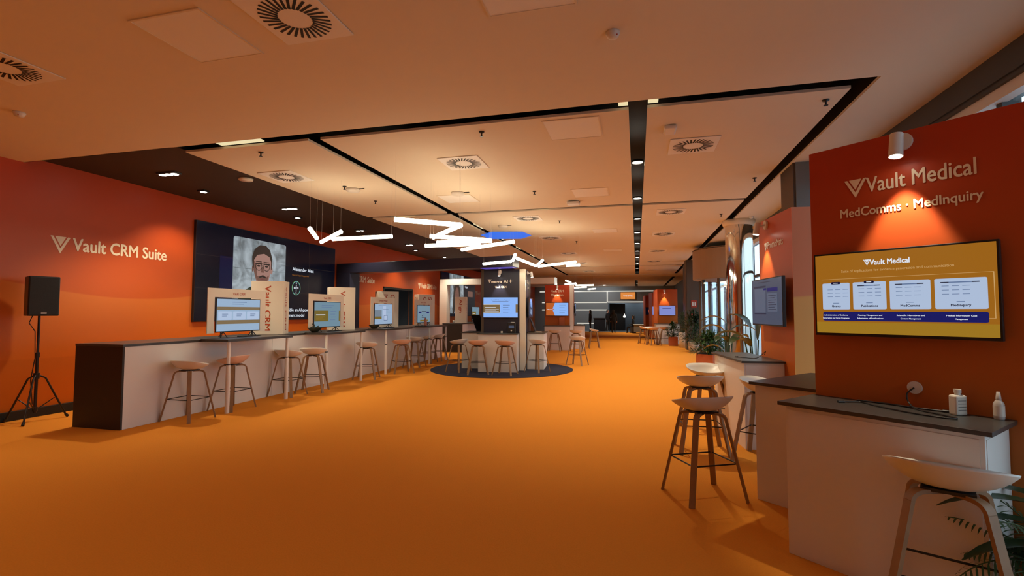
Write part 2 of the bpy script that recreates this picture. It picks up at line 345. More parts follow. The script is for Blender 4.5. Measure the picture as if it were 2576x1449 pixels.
# ------------------------------------------------------------ worktop, counter helpers
def run_counter(y0, y1, label, x0=-7.39, x1=-6.57):
    t = thing('counter', label, 'counter', (0, y0, 0)); L_ = y1-y0
    b = MB(); b.box(x0+.02, x1, .03, L_, 0, 1.085)
    b.build('body', M['white'], t, bevel=.002)
    for y in [L_*k/4 for k in (1, 2, 3)]: MB().box(x1, x1+.001, y-.0015, y+.0015, 0, 1.085).build('panel_seam', M['grey'], t)
    MB().box(x0, x1+.005, 0, .03, 0, 1.085).build('end_panel', M['darkend'], t, bevel=.002)['label'] = 'dark brown end panel'
    MB().box(x0, x1+.01, -.005, L_+.01, 1.085, 1.12).build('worktop', M['slab'], t, bevel=.002)
    return t
run_counter(5.07, 16.1, 'long white counter with a black end and worktop along the orange wall, the nearest one')
run_counter(18.1, 27.5, 'white counter with a dark end panel standing beyond the white portal frame')
def high_table(yc, label):
    t = thing('high_table', label, 'table', (-6.3, yc, 0), 0, 'high tables joined to the white counters')
    MB().box(-.255, .26, -.73, .73, 1.09, 1.132).build('tabletop', M['slab'], t, bevel=.002)
    for y in (-.65, .66):
        l = MB().cyl((.2, y, 0), (.2, y, .74), .031, n=14).cyl((.2, y, .75), (.2, y, 1.09), .025, n=14).build('leg', M['whitep'], t)
        MB().cyl((.2, y, .735), (.2, y, .752), .033, n=14).build('collar', M['steel'], l)
    return t
ht = high_table(6.98, 'charcoal topped high table at the near end of the counter, nearest of its row')
dup(ht, (-6.3, 9.45, 0), 0, 'charcoal topped high table second from the near end of the counter')
dup(ht, (-6.3, 11.9, 0), 0, 'charcoal topped high table third from the near end of the counter')
dup(ht, (-6.3, 14.57, 0), 0, 'charcoal topped high table at the far end of the long counter')
dup(ht, (-6.3, 19.4, 0), 0, 'charcoal topped high table beyond the white portal, beside the box lettered Align')

# ------------------------------------------------------------ screens
def tv(name, label, loc, rz, items, mats, w=.95, h=.555, feet=False, group=None, d=.035, base='s_blue', tilt=0):
    """screen faces local -y; local x right; z=0 at the bottom of the frame (feet below)"""
    t = thing(name, label, 'television', loc, rz, group); fz = .085 if feet else 0
    MB().box(-w/2, w/2, 0, d, fz, fz+h).build('frame', M['plastic'], t, bevel=.003)
    s = MB(); b_ = .012; s.box(-w/2+b_, w/2-b_, -.001, .0, fz+b_+.006, fz+h-b_, 0)
    s.art((-w/2+b_, -.001, fz+b_+.006), (w-2*b_, 0, 0), (0, 0, h-2*b_-.006), items, .0006)
    s.build('screen', [M[base]]+[M[k] for k in mats], t)
    if feet:
        for x in (-w*.33, w*.33):
            f = MB().tube([(x, .016, fz+.01), (x-.035, -.10, .008)], .007, 6).tube([(x, .016, fz+.01), (x+.035, .13, .008)], .007, 6).tube([(x, .016, fz+.01), (x-.07, -.02, .008)], .006, 6)
            f.build('foot', M['plastic'], t)
    else: MB().box(-w*.2, w*.2, d, d+.04, fz+h*.25, fz+h*.75).build('wall_bracket', M['steel'], t)
    return t
def bars(mi, x, y, w, n, dy=.05, th=.018, ly=1):
    return [('r', mi, ly, x, y-i*dy, x+w*(1 if i % 2 == 0 else .8), y-i*dy+th) for i in range(n)]
def crop(items):   # keep rows inside the screen
    return items
# table televisions, each with a white cut-out board hung round it
T1 = [('r', 1, 0, 0, .66, 1, .76), ('r', 1, 0, 0, .22, 1, .34)]
for k in range(3):
    T1 += [('rr', 2, 1, .03+k*.325, .35, .325+k*.325, .62, .02)] + bars(3, .11+k*.325, .52, .13, 2, .06, .018, 2)
T1 += bars(3, .33, .90, .34, 2, .06, .02)
T2 = [('r', 1, 0, 0, .22, .52, .66), ('r', 1, 0, .94, .22, 1, .66), ('r', 2, 1, .06, .47, .40, .50)] + bars(4, .06, .40, .33, 3, .05, .012, 2) + bars(3, .26, .86, .48, 2, .07, .02) + bars(3, .60, .62, .24, 4, .12, .022)
T3 = [('r', 1, 0, 0, .25, .38, .70), ('r', 2, 1, 0, .25, .38, .38), ('r', 3, 0, .45, .2, .63, .9), ('rr', 4, 2, .50, .17, .72, .43, .02), ('rr', 3, 3, .52, .20, .70, .41, .02)] + bars(4, .47, .73, .3, 1, .05, .02, 2) + bars(4, .66, .60, .28, 1) + bars(4, .2, .91, .6, 1, .05, .02)
T4 = [('r', 1, 1, .08, .54, .30, .64), ('r', 1, 1, .72, .54, .93, .64), ('r', 3, 0, .2, .04, .84, .14), ('r', 4, 1, .33, .64, .70, .67), ('r', 4, 1, .33, .26, .70, .29), ('e', 4, 1, .38, .38, .03, .03)] + bars(2, .4, .52, .22, 4, .07, .012, 1)
def table_tv(yc, items, mats, base, bt, label, blabel):
    tv('table_television', label, (-6.53, yc, 1.132), R(90), items, mats, feet=True, base=base, group='televisions on the high tables', d=.022)
    b = thing('cutout_board', blabel, 'sign', (-6.548, yc, 1.132), R(90), 'white boards framing the table televisions')
    p = MB(); p.box(-.625, -.49, 0, .012, .075, .80).box(.49, .625, 0, .012, .075, .80).box(-.49, .49, 0, .012, .655, .80); p.build('panel', M['cream'], b)
    l = MB(); l.art((0, 0, .70), (1, 0, 0), (0, 0, 1), [('t', 0, 0, bt, 0, 0, .042, 'c')], .002); l.build('lettering', M['redlet'], b)
    for x in (-.34, .34): MB().box(x-.008, x+.008, .012, .024, 0, .6).build('strut', M['plastic'], b)
table_tv(6.98, T1, ['s_brown', 's_card', 's_bar'], 's_ltblue', 'Vault CRM', 'table television with three pale cards between brown bands, nearest on the counter', 'white cut-out board lettered Vault CRM round the nearest table television')
table_tv(9.45, T2, ['s_olive', 's_white', 's_bar', 's_gold'], 's_teal', 'Vault CRM', 'table television with an olive block and dark bars, second along the counter', 'white cut-out board lettered Vault CRM, second along the counter')
table_tv(11.9, T3, ['s_grey', 's_olive', 's_card', 's_bar'], 's_ltblue', 'Campaign Manager', 'table television with a grey block and small pale card, third along the counter', 'white cut-out board lettered Campaign Manager, third along the counter')
table_tv(14.45, T4, ['s_navy2', 's_bar', 's_olive', 's_slated'], 's_teal', 'Service Center', 'table television with two small navy blocks, farthest on the long counter', 'white cut-out board at the far end of the long counter, lettered Service Center')
# lettered boxes standing on the counter
def totem(x, y, rot, lines, label, h=1.03, w=.60, d=.34, z=1.12):
    t = thing('display_box', label, 'box', (x, y, z), R(rot), 'tall lettered boxes on the counters')
    MB().box(-w/2, w/2, -d/2, d/2, 0, h).build('carton', M['cream'], t, bevel=.002)
    n = len(lines); sz = .11 if n == 1 else .115; l = MB(); l2 = MB(); l3 = MB()
    for i, tx in enumerate(lines):
        x0 = -.045 if n == 1 else (.06-.20*i)
        al = 'l'; l.art((0, -d/2, 0), (1, 0, 0), (0, 0, 1), [('t', 0, 0, tx, x0, h-.09, sz, 'l', 1, .015, min(h-.16, .105*len(tx)))], .002)
        l2.art((w/2, 0, 0), (0, 1, 0), (0, 0, 1), [('t', 0, 0, tx, -.05-.10*i+.05*(n-1), h-.09, sz*.6, 'l', 1, .012, min(h-.16, .105*len(tx)))], .002)
        l3.art((-w/2, 0, 0), (0, -1, 0), (0, 0, 1), [('t', 0, 0, tx, -.05-.10*i+.05*(n-1), h-.09, sz*.6, 'l', 1, .012, min(h-.16, .105*len(tx)))], .002)
    for q_ in (l, l2, l3): q_.build('lettering', M['redlet'], t)
totem(-7.02, 8.28, 22, ['Vault CRM'], 'tall cream box lettered Vault CRM down its front, the nearest of its kind')
totem(-7.06, 10.75, 44, ['Vault CRM'], 'tall cream box lettered Vault CRM, between the second and third table televisions')
totem(-7.12, 13.15, 46, ['Campaign', 'Manager'], 'tall cream box with two lines of sideways letters, Campaign Manager')
totem(-7.05, 15.65, 52, ['Service', 'Center'], 'tall box with sideways letters reading Service Center at the end of the counter')
totem(-6.85, 18.75, 10, ['Align'], 'narrow cream box lettered Align, standing beyond the white portal', w=.45, d=.3)
tv('table_television', 'black table television seen edge-on beside the box lettered Align', (-6.45, 19.4, 1.132), R(90), T2, ['s_olive', 's_white', 's_bar', 's_gold'], feet=True, base='s_teal', group='televisions on the high tables')

# video walls on the orange wall (face +x)
def videowall(y0, y1, label, woman=False):
    z0, z1 = 1.35, 3.41; t = thing('video_wall', label, 'screen', (WX, y0, z0)); w = y1-y0; h = z1-z0
    MB().box(0, .06, 0, w, 0, h).build('frame', M['plastic'], t, bevel=.003)
    s = MB(); s.box(.06, .061, .01, w-.01, .01, h-.01, 0); it = []
    def A(items): it.extend(items)
    A([('r', 1, 0, .6, .4, 1.15, 1.4)])
    if not woman:
        cx0, cx1, cz0_, cz1_ = .95, 2.62, .30, 1.88
        A([('rr', 3, 1, cx0, cz0_, cx1, cz1_, .05), ('r', 4, 2, cx0+.55, cz0_, cx0+.56, cz1_-.01), ('r', 4, 2, cx1-.42, cz0_, cx1-.41, cz1_-.01), ('r', 4, 2, cx0, 1.18, cx1, 1.19), ('r', 4, 2, cx0+.56, 1.2, cx0+.75, cz1_-.01)])
        # portrait of a bearded man with glasses
        hx = 1.83; hz = 1.20
        A([('p', 9, 3, [(hx-.75, .31), (hx+.65, .31), (hx+.60, .62), (hx+.30, .78), (hx+.14, .84), (hx-.18, .84), (hx-.40, .76), (hx-.70, .60)])])
        A([('p', 6, 3, [(hx-.14, .75), (hx+.13, .75), (hx+.13, 1.0), (hx-.14, 1.0)]), ('p', 7, 4, [(hx-.31, hz+.02), (hx-.33, hz+.28), (hx-.26, hz+.46), (hx-.10, hz+.57), (hx+.10, hz+.58), (hx+.24, hz+.48), (hx+.32, hz+.28), (hx+.30, hz+.02)]), ('e', 5, 3, hx+.30, hz, .04, .09), ('e', 6, 3, hx-.30, hz, .03, .08)])
        A([('p', 5, 5, [(hx-.275, hz+.2), (hx-.27, hz-.06), (hx-.19, hz-.28), (hx-.07, hz-.40), (hx+.08, hz-.40), (hx+.20, hz-.27), (hx+.275, hz-.05), (hx+.28, hz+.2), (hx+.22, hz+.32), (hx+.04, hz+.38), (hx-.18, hz+.33)])])
        A([('p', 6, 6, [(hx-.22, hz-.14), (hx-.10, hz-.17), (hx+.02, hz-.12), (hx+.13, hz-.17), (hx+.22, hz-.12), (hx+.16, hz-.27), (hx+.06, hz-.355), (hx-.05, hz-.355), (hx-.15, hz-.27)])])
        A([('p', 6, 6, [(hx-.275, hz+.2), (hx-.27, hz-.06), (hx-.19, hz-.28), (hx-.17, hz-.1), (hx-.2, hz+.1)]), ('p', 7, 7, [(hx-.11, hz-.17), (hx, hz-.135), (hx+.12, hz-.17), (hx+.10, hz-.20), (hx, hz-.175), (hx-.09, hz-.20)])])
        A([('p', 11, 7, [(hx-.08, hz-.215), (hx+.09, hz-.215), (hx+.05, hz-.245), (hx-.04, hz-.245)]), ('p', 6, 7, [(hx-.03, hz+.06), (hx+.02, hz+.06), (hx+.05, hz-.07), (hx-.05, hz-.07)])])
        for sx in (-.125, .125):
            A([('ring', 8, 8, hx+sx, hz+.06, .105, .095, .016), ('e', 7, 7, hx+sx, hz+.08, .05, .022), ('e', 8, 8, hx+sx, hz+.08, .022, .02), ('r', 8, 9, hx+sx-.105, hz+.115, hx+sx+.105, hz+.15), ('r', 8, 8, hx+sx-.10, hz+.17, hx+sx+.09, hz+.19)])
        A([('r', 8, 8, hx-.035, hz+.08, hx+.035, hz+.095)])
        A([('t', 2, 3, 'Alexander Alex', 2.88, 1.27, .085, 'l', 0, .012, .86), ('t', 14, 3, 'Head of Digital Engagement', 2.88, 1.14, .035, 'l', 0, .006, .66)])
        bx, bz = 3.04, .82
        A([('ring', 12, 3, bx, bz, .165, .185, .018), ('ring', 13, 4, bx, bz-.004, .155, .178, .010), ('t', 2, 5, 'BAYER', bx, bz-.02, .045, 'c', 0, .02)])
        for k, c in enumerate('BA ER'):
            if c != ' ': A([('t', 2, 5, c, bx, bz+.105-k*.063, .045, 'c', 0, .02)])
        A([('t', 2, 3, 'enable an AI-powered', 3.78, .22, .075, 'r', 0, .012, 1.15), ('t', 2, 3, 'engagement model', 3.38, .08, .075, 'r', 0, .012, .95)])
    else:
        A([('r', 4, 1, 1.0, .14, 3.0, h-.02), ('r', 3, 2, 1.15, .14, 1.45, h-.02), ('r', 3, 2, 2.6, .14, 2.9, h-.02)])
        hx = 2.0; hz = 1.0
        A([('p', 8, 3, [(hx-.60, .15), (hx-.42, 1.4), (hx-.25, 1.55), (hx+.25, 1.55), (hx+.42, 1.4), (hx+.60, .15)]), ('p', 2, 4, [(hx-.35, .15), (hx-.16, .62), (hx+.16, .62), (hx+.35, .15)]), ('e', 6, 5, hx, hz, .27, .42), ('p', 6, 5, [(hx-.1, .5), (hx+.1, .5), (hx+.1, .8), (hx-.1, .8)]), ('e', 11, 6, hx, hz-.22, .09, .04)])
        for sx in (-.1, .1): A([('e', 8, 6, hx+sx, hz+.06, .035, .018)])
        A([('t', 2, 3, 'Virginia', 3.15, 1.45, .10, 'l'), ('rr', 6, 3, 3.6, 1.0, 4.4, 1.3, .05), ('t', 2, 3, 'Transformation', 2.2, .12, .08, 'c')])
    s.art((.061, 0, 0), (0, 1, 0), (0, 0, 1), it, .0012)
    # seams of the tiled panels
    for k in (1, 2, 3): s.box(.061, .0625, w*k/4-.003, w*k/4+.003, .01, h-.01, 10)
    for k in (1, 2): s.box(.061, .0625, .01, w-.01, h*k/3-.003, h*k/3+.003, 10)
    s.build('screen', [M[k] for k in ('s_black', 's_navy', 's_white', 's_concrete', 's_concd', 's_skin', 's_skind', 's_hair', 's_hair', 's_green', 's_hair', 's_lip', 's_lime', 's_cyan', 's_orange')], t)
videowall(8.02, 12.75, 'large dark video wall showing a bearded man in glasses, on the orange wall')
videowall(20.9, 25.7, 'far video wall showing a long-haired woman, seen through the white portal', True)
# portals
t = thing('portal_frame', 'dark navy portal beam running from the orange wall to the navy kiosk', 'beam', (0, 0, 0))
c, s_ = math.cos(R(-9.5)), math.sin(R(-9.5)); A0 = Vector((-8.6, 12.84, 0)); DX = Vector((c, s_, 0)); DY = Vector((-s_, c, 0))
MB().obox(A0+Vector((0, 0, 2.69)), DX*5.68, DY*.42, (0, 0, .28)).build('beam', M['navyglow'], t, bevel=.004)
MB().obox(A0, DX*.5, DY*.42, (0, 0, 2.69)).build('post', M['navyglow'], t, bevel=.004)
MB().obox(A0+DX*4.75+DY*.05+Vector((0, 0, 2.675)), DX*.9, DY*.3, (0, 0, .015)).build('led_strip', M['purplelite'], t)['label'] = 'purple glowing strip under the beam'
t = thing('portal_frame', 'white portal frame with a wide lintel spanning behind the navy kiosk', 'beam', (0, 19.85, 0))
MB().box(-8.25, -3.25, 0, .4, 2.72, 2.97).build('beam', M['white'], t, bevel=.004)
MB().box(-8.25, -7.92, 0, .4, 0, 2.72).build('post', M['white'], t, bevel=.004)
MB().box(-3.25, -3.2, 0, .4, 2.67, 2.97).build('led_edge', M['ledline'], t)['label'] = 'glowing end of the lintel'

# ------------------------------------------------------------ stools
def shell_mesh():
    mb = MB(); na, nr = 40, 9
    def zf(x, y):
        e = 2.35; q = (abs(x)/.25)**e+(abs(y)/.205)**e; rr_ = q**(1/e) if q > 0 else 0; sa = (y/.205)/max(rr_, 1e-6)
        return .728 + rr_**2.9*(.090+.042*sa)
    def pt(a, r, dz):
        ca, sa = math.cos(a), math.sin(a); e = 2/2.35
        x = .25*r*math.copysign(abs(ca)**e, ca); y = .205*r*math.copysign(abs(sa)**e, sa)
        if y > 0: x *= 1+.03*y/.2
        k = .985 if dz else 1
        return (x*(k if dz else 1), y*(k if dz else 1), zf(x, y)-dz*(1.0 if r < .9 else .85))
    vs = []
    for dz in (0, .014):
        vs.append((0, 0, zf(0, 0)-dz))
        for i in range(1, nr+1):
            for j in range(na): vs.append(pt(2*PI*j/na, i/nr, dz))
    n1 = 1+nr*na; fs = []
    for b, fl in ((0, 0), (n1, 1)):
        for j in range(na):
            q = (b, b+1+j, b+1+(j+1) % na); fs.append(q[::-1] if fl else q)
            for i in range(nr-1):
                q = (b+1+i*na+j, b+1+(i+1)*na+j, b+1+(i+1)*na+(j+1) % na, b+1+i*na+(j+1) % na); fs.append(q[::-1] if fl else q)
    for j in range(na):
        a = 1+(nr-1)*na; fs.append((a+j, n1+a+j, n1+a+(j+1) % na, a+(j+1) % na))
    mb.add(vs, fs, 0, True); return mb
def make_stool(loc, rz, label, group, shell='shell'):
    t = thing('bar_stool', label, 'stool', loc, rz, group)
    shell_mesh().build('seat', M[shell], t)
    for sx in (-1, 1):
        for sy in (-1, 1):
            P = [(sx*.03, sy*.03, .697), (sx*.085, sy*.075, .697), (sx*.112, sy*.099, .692), (sx*.130, sy*.115, .678), (sx*.141, sy*.125, .652), (sx*.149, sy*.132, .60), (sx*.255, sy*.225, 0)]
            rx, ry = sx*.255, sy*.225; V_ = [Vector(p) for p in P]; P = []
            for i in range(len(V_)-1):
                p0, p1, p2, p3 = V_[max(i-1, 0)], V_[i], V_[i+1], V_[min(i+2, len(V_)-1)]
                for j in range(4 if i < 5 else 1): u = j/4; P.append(.5*((2*p1)+(p2-p0)*u+(2*p0-5*p1+4*p2-p3)*u*u+(3*p1-p0-3*p2+p3)*u**3))
            P.append(V_[-1])
            MB().strip(P, (-ry, rx, 0), .046, .02).build('leg', M['wood'], t, bevel=.003)
    MB().box(-.10, .10, -.085, .085, .700, .715).build('seat_plate', M['steel'], t)
    f = MB(); q = [(-.204, -.18), (.204, -.18), (.204, .18), (-.204, .18)]
    for i in range(4): f.tube([(*q[i], .305), (*q[(i+1) % 4], .305)], .0065, 8)
    f.build('footrest', M['steel'], t)
    return t
# local +y is the low back of the stool; rz turns it
s0 = make_stool((.53, 4.53, 0), R(207), 'x', 'stools by the orange kiosks')
s0['label'] = 'white-shelled oak bar stool standing alone in front of the near right pair of counters'
def stool(x, y, deg, label, group, shell=None):
    o_ = dup(s0, (x, y, 0), R(deg), label, group)
    if shell: swap(o_, 'seat', M[shell])
    return o_
GR = 'stools by the orange kiosks'; GL = 'stools along the long white counter'; GK = 'stools round the navy kiosk'; GF = 'stools at the far kiosks'
stool(.68, 5.98, 185, 'pale bar stool with a low back, just behind the nearest free-standing stool', GR)
stool(.88, 7.05, 20, 'cream lit bar stool in front of the bushy orange planter, its inside facing the viewer', GR)
stool(1.27, 5.76, 60, 'brightly lit bar stool half hidden behind the brown front of the second counter', GR)
stool(1.44, 2.86, 153, 'large bar stool at the bottom right in front of the nearest counter', GR)
L_ = [(-6.30, 5.84, 180, 'shell', 'white bar stool at the bare near stretch of the long counter, leftmost'),
      (-6.30, 6.64, -90, 'pink', 'pinkish bar stool behind the first leg of the nearest high table'),
      (-6.31, 7.95, 180, 'shell', 'white bar stool behind the second leg of the nearest high table'),
      (-6.17, 8.48, 200, 'shell', 'white bar stool standing just left of the first leg of the second high table'),
      (-6.14, 10.42, 195, 'shell', 'white bar stool at the second leg of the second high table'),
      (-5.85, 11.62, 225, 'pink', 'peach bar stool pulled out in front of the third high table'),
      (-6.12, 12.95, 180, 'shell', 'white bar stool at the far leg of the third high table'),
      (-6.25, 14.15, -90, 'shell', 'white bar stool under the farthest high table, the nearer of two'),
      (-6.20, 14.85, -90, 'shell', 'white bar stool under the farthest high table, the farther of two')]
for x, y, a, sh, lb in L_: stool(x, y, a, lb, GL, sh)
for x, y, a, sh, lb in [(-4.52, 12.2, -110, 'shell', 'bar stool at the left side counter of the navy kiosk'), (-3.87, 11.82, 200, 'pink', 'peach bar stool at the front of the navy kiosk, left of two'),
      (-3.18, 11.86, 172, 'pink', 'peach bar stool at the front of the navy kiosk, right of two'), (-2.53, 12.68, 150, 'shell', 'bar stool on the navy rug before the kiosk right side counter'),
      (-1.72, 14.62, 160, 'shell', 'pale bar stool on the orange carpet off the right edge of the navy rug')]: stool(x, y, a, lb, GK, sh)
for x, y, a, sh, lb in [(-3.2, 19.6, 180, 'shell', 'bar stool at the front of the far red kiosk left of its white post'), (-2.35, 19.6, 180, 'shell', 'bar stool right of the white post of the far red kiosk'),
      (-1.82, 21.7, 100, 'shell', 'bar stool standing alone right of the far red kiosk'), (.30, 25.6, 80, 'pink', 'leftmost far stool at the distant orange kiosk on the right'),
      (.62, 24.9, 10, 'shell', 'cream far stool in front of the distant orange kiosk on the right'), (.78, 24.3, 200, 'pink', 'peach far stool, nearest in front of the distant orange kiosk'), (1.28, 24.9, 170, 'pink', 'far stool at the middle of the counter of the distant orange kiosk')]: stool(x, y, a, lb, GF, sh)

# ------------------------------------------------------------ kiosks
SZ = 1.0
def counter(name, K, x0, x1, y0, y1, top, label, ov=.035, left=False):
    """in kiosk coordinates"""
    t = thing('kiosk_counter', label, 'counter', K @ Vector(((x0+x1)/2, (y0+y1)/2, 0)), K.to_euler().z)
    w = (x1-x0)/2; dd = (y1-y0)/2
    MB().box(-w, w, -dd, dd, 0, top-.024).build('body', M['white'], t, bevel=.002)
    MB().box(-w-ov, w+(ov if x1 > .9 else 0), -dd-ov, dd+(0 if y0 < 0 else ov), top-.024, top).build('worktop', M['slab'], t, bevel=.0015)
    p = MB(); p.box(w, w+.003, -dd+.02, dd-.02, .02, top-.05); p.box(-w+.02, w-.02, -dd-.003, -dd, .02, top-.05) if name == 'end' else None
    p.build('side_panel', M['white'], t)
    return t
def kiosk(label, ox, oy, rot, mat_, post=None, counters=(), faces=(), w=1.2, d=1.2, pw=.16):
    K = Matrix.Translation((ox, oy, 0)) @ Matrix.Rotation(R(rot), 4, 'Z')
    t = thing('kiosk', label, 'kiosk', (ox, oy, 0), R(rot))
    if post:
        MB().box(0, w-pw, 0, d, 0, 2.70).box(w-pw, w, pw, d, 0, 2.70).build('column', M[mat_], t, bevel=.002)
        MB().box(w-pw+.002, w, -.002, pw-.002, 0, 2.70).build('corner_post', M[post], t)
    else: MB().box(0, w, 0, d, 0, 2.70).build('column', M[mat_], t, bevel=.002)
    return t, K
def kspot(t, K, lx, ly, side, power=SP, z=2.63, lamp=True):
    """little white wall spot on a kiosk face; side 'f' faces -y, 'l' faces -x, 'r' faces +x"""
    n = {'f': Vector((0, -1, 0)), 'l': Vector((-1, 0, 0)), 'r': Vector((1, 0, 0))}[side]; b = Vector((lx, ly, z))
    h = bpy.data.objects.new('spotlight', None); COL.objects.link(h); h.parent = t; h.location = (0, 0, 0)
    MB().cyl(b, b+n*.022, .055, n=20).build('mount', M['fixture'], h)
    a = b+n*.10+Vector((0, 0, .03)); e = b+n*.125+Vector((0, 0, -.115))
    mb = MB().cyl(a, e, .036, .038, n=20).tube([b+n*.02, b+n*.10+Vector((0, 0, -.02))], .012); mb.build('lamp_head', M['fixture'], h)
    ax_ = (e-a).normalized(); MB().cyl(e+ax_*.0005, e+ax_*.002, .033, n=20).build('bulb', M['lamp'], h)
    if lamp:
        wl = K @ (e+ax_*.012); tg = K @ (e+ax_*.012-n*.10+Vector((0, 0, -1)))
        l = light('SPOT', wl, power, WARM, tg, .02, 58, .55); l.parent = t; l.matrix_parent_inverse = t.matrix_basis.inverted() if False else Matrix()
        l.parent = None
        l.parent = h; Mi = K.inverted(); l.matrix_local = Mi @ (Matrix.Translation(wl) @ (Vector(tg)-Vector(wl)).to_track_quat('-Z', 'Y').to_matrix().to_4x4())
def klet(t, side, x, y, z, items, m_, name='lettering', lift=.004):
    X = {'f': (1, 0, 0), 'l': (0, -1, 0), 'r': (0, 1, 0)}[side]
    for it in items:
        mb = MB(); mb.art((x, y, z), X, (0, 0, 1), [it], lift); mb.build({'logo': 'logo_mark', 'p': 'star_mark'}.get(it[0], name), M[m_], t)
def kpt(K, x, y, z=0): return K @ Vector((x, y, z))

# --- near right orange kiosk
k1, K1 = kiosk('near orange kiosk lettered Vault Medical with a television and wall spot', 1.226, 3.966, -41.5, 'kiosk', None, w=1.25, d=1.25)
klet(k1, 'f', 0, 0, 0, [('logo', 0, 0, .225, 2.325, .125), ('t', 0, 0, 'Vault Medical', .355, 2.35, .098, 'l', 0, .010, .545), ('t', 0, 0, 'MedComms \u00b7 MedInquiry', .195, 2.20, .058, 'l', 0, .014, .73)], 'ivory')
kspot(k1, K1, .56, 0, 'f', 75)
def wallplug(t, x, z):
    pl = MB().cyl((x, 0, z), (x, -.012, z), .038, n=24); pl.build('socket', M['fixture'], t)
wallplug(k1, .575, 1.09)
S = [('r', 2, 0, 0, 0, 1, .14), ('logo', 1, 1, .315, .835, .075), ('t', 1, 1, 'Vault Medical', .355, .842, .062, 'l', 0, .012, .225),
     ('t', 3, 1, 'Suite of applications for evidence generation and communication', .49, .765, .032, 'c', 0, .008, .63)]
S += [('r', 3, 0, .04, .685, .985, .689), ('r', 3, 0, .982, .20, .986, .689), ('r', 3, 0, .94, .20, .985, .204)]
for k, (a, b, n) in enumerate(((.045, .225, 'Grants'), (.245, .445, 'Publications'), (.465, .685, 'MedComms'), (.705, .955, 'MedInquiry'))):
    S += [('rr', 4, 1, a, .30, b, .635, .012), ('t', 5, 2, n, (a+b)/2, .33, .026, 'c', 0, .014), ('r', 6, 2, (a+b)/2-.02, .375, (a+b)/2+.02, .383)]
    if k < 2: S += [('rr', 7, 3, (a+b)/2-.03, .62, (a+b)/2+.03, .65, .008), ('r', 1, 4, (a+b)/2-.015, .63, (a+b)/2+.015, .638)]
    if k: S += [('r', 5, 2, a+.03, .585, a+.07, .597), ('r', 6, 2, a+.07, .585, b-.07, .597), ('r', 5, 2, b-.07, .585, b-.035, .597)]
    for i in range(3):
        for j in range(3): S += [('r', 6, 2, a+.035+j*.05, .55-i*.045, a+.07+j*.05, .556-i*.045)]
S += [('rr', 8, 1, .045, .155, .955, .27, .015)]
for x, a, b in ((.13, 'Administration of Evidence', 'Generation and Grant Programs'), (.345, 'Planning, Management and', 'Submission of Publications'), (.575, 'Scientific Narratives and', 'Content Management'), (.83, 'Medical Information Case', 'Management')):
    S += [('t', 1, 2, a, x, .220, .016, 'c', 0, .012, .006*len(a)), ('t', 1, 2, b, x, .182, .016, 'c', 0, .012, .006*len(b))]
tm = ['s_white', 's_gold', 's_line', 's_card', 's_slated', 's_bar', 's_navy', 's_navy2', 's_orange']
def wall_tv(label, K, x, y, side, items, mats, base, z=1.395, w=.95, h=.56):
    a = {'f': 0, 'l': -90, 'r': 90}[side]; n = {'f': (0, -1), 'l': (-1, 0), 'r': (1, 0)}[side]
    p = kpt(K, x+n[0]*.075, y+n[1]*.075, z)
    return tv('mounted_television', label, p, K.to_euler().z+R(a), items, mats, w=w, h=h, base=base, group='televisions mounted on the kiosks')
# the text sizes above are fractions of width horizontally and of height vertically
wall_tv('large television showing four pale cards on orange, on the near right kiosk', K1, .52, 0, 'f', S, tm, 's_orange')
counter('end', K1, .02, .985, -.46, -.005, .97, 'nearest right counter with a charcoal top holding a looped cable and white bottle')
counter('side', K1, -.60, -.005, .27, 1.28, .97, 'brown-looking shaded counter behind the nearest right one, ending at the kiosk corner')
# --- second right kiosk
k2, K2 = kiosk('second orange kiosk on the right with a salmon corner and a television facing the aisle', 1.655, 5.93, 6.5, 'kiosk', None, w=1.2, d=.98)
MB().box(-.012, 1.2, -.006, 0, 0, 2.7).build('front_panel', M['salmon'], k2); MB().box(-.012, .0, .0, .98, 0, 2.70).build('left_panel', M['wall'], k2)
klet(k2, 'l', -.012, .80, 0, [('logo', 0, 0, 0, 2.31, .10), ('t', 0, 0, 'PromoMats', .11, 2.33, .085, 'l', 0, .01, .46)], 'whitelet')
kspot(k2, K2, -.012, .72, 'l', 45)
S2 = [('r', 1, 1, .08, .82, .50, .86), ('r', 1, 1, .08, .22, .5, .25), ('r', 2, 0, .10, .26, .48, .80), ('r', 3, 1, .55, .72, .88, .80), ('r', 3, 1, .42, .76, .52, .80), ('r', 2, 0, .55, .28, .86, .68)] + bars(1, .58, .62, .25, 7, .05, .012, 2) + bars(1, .25, .93, .4, 1)
wall_tv('television with grey-blue pages, seen at a slant on the second right kiosk', K2, -.05, .47, 'l', S2, ['s_slated', 's_slatel', 's_navy2'], 's_slate')
counter('end', K2, -.45, -.015, .27, 1.50, SZ, 'white counter with a charcoal top under the slanted television, a cable lying on it')
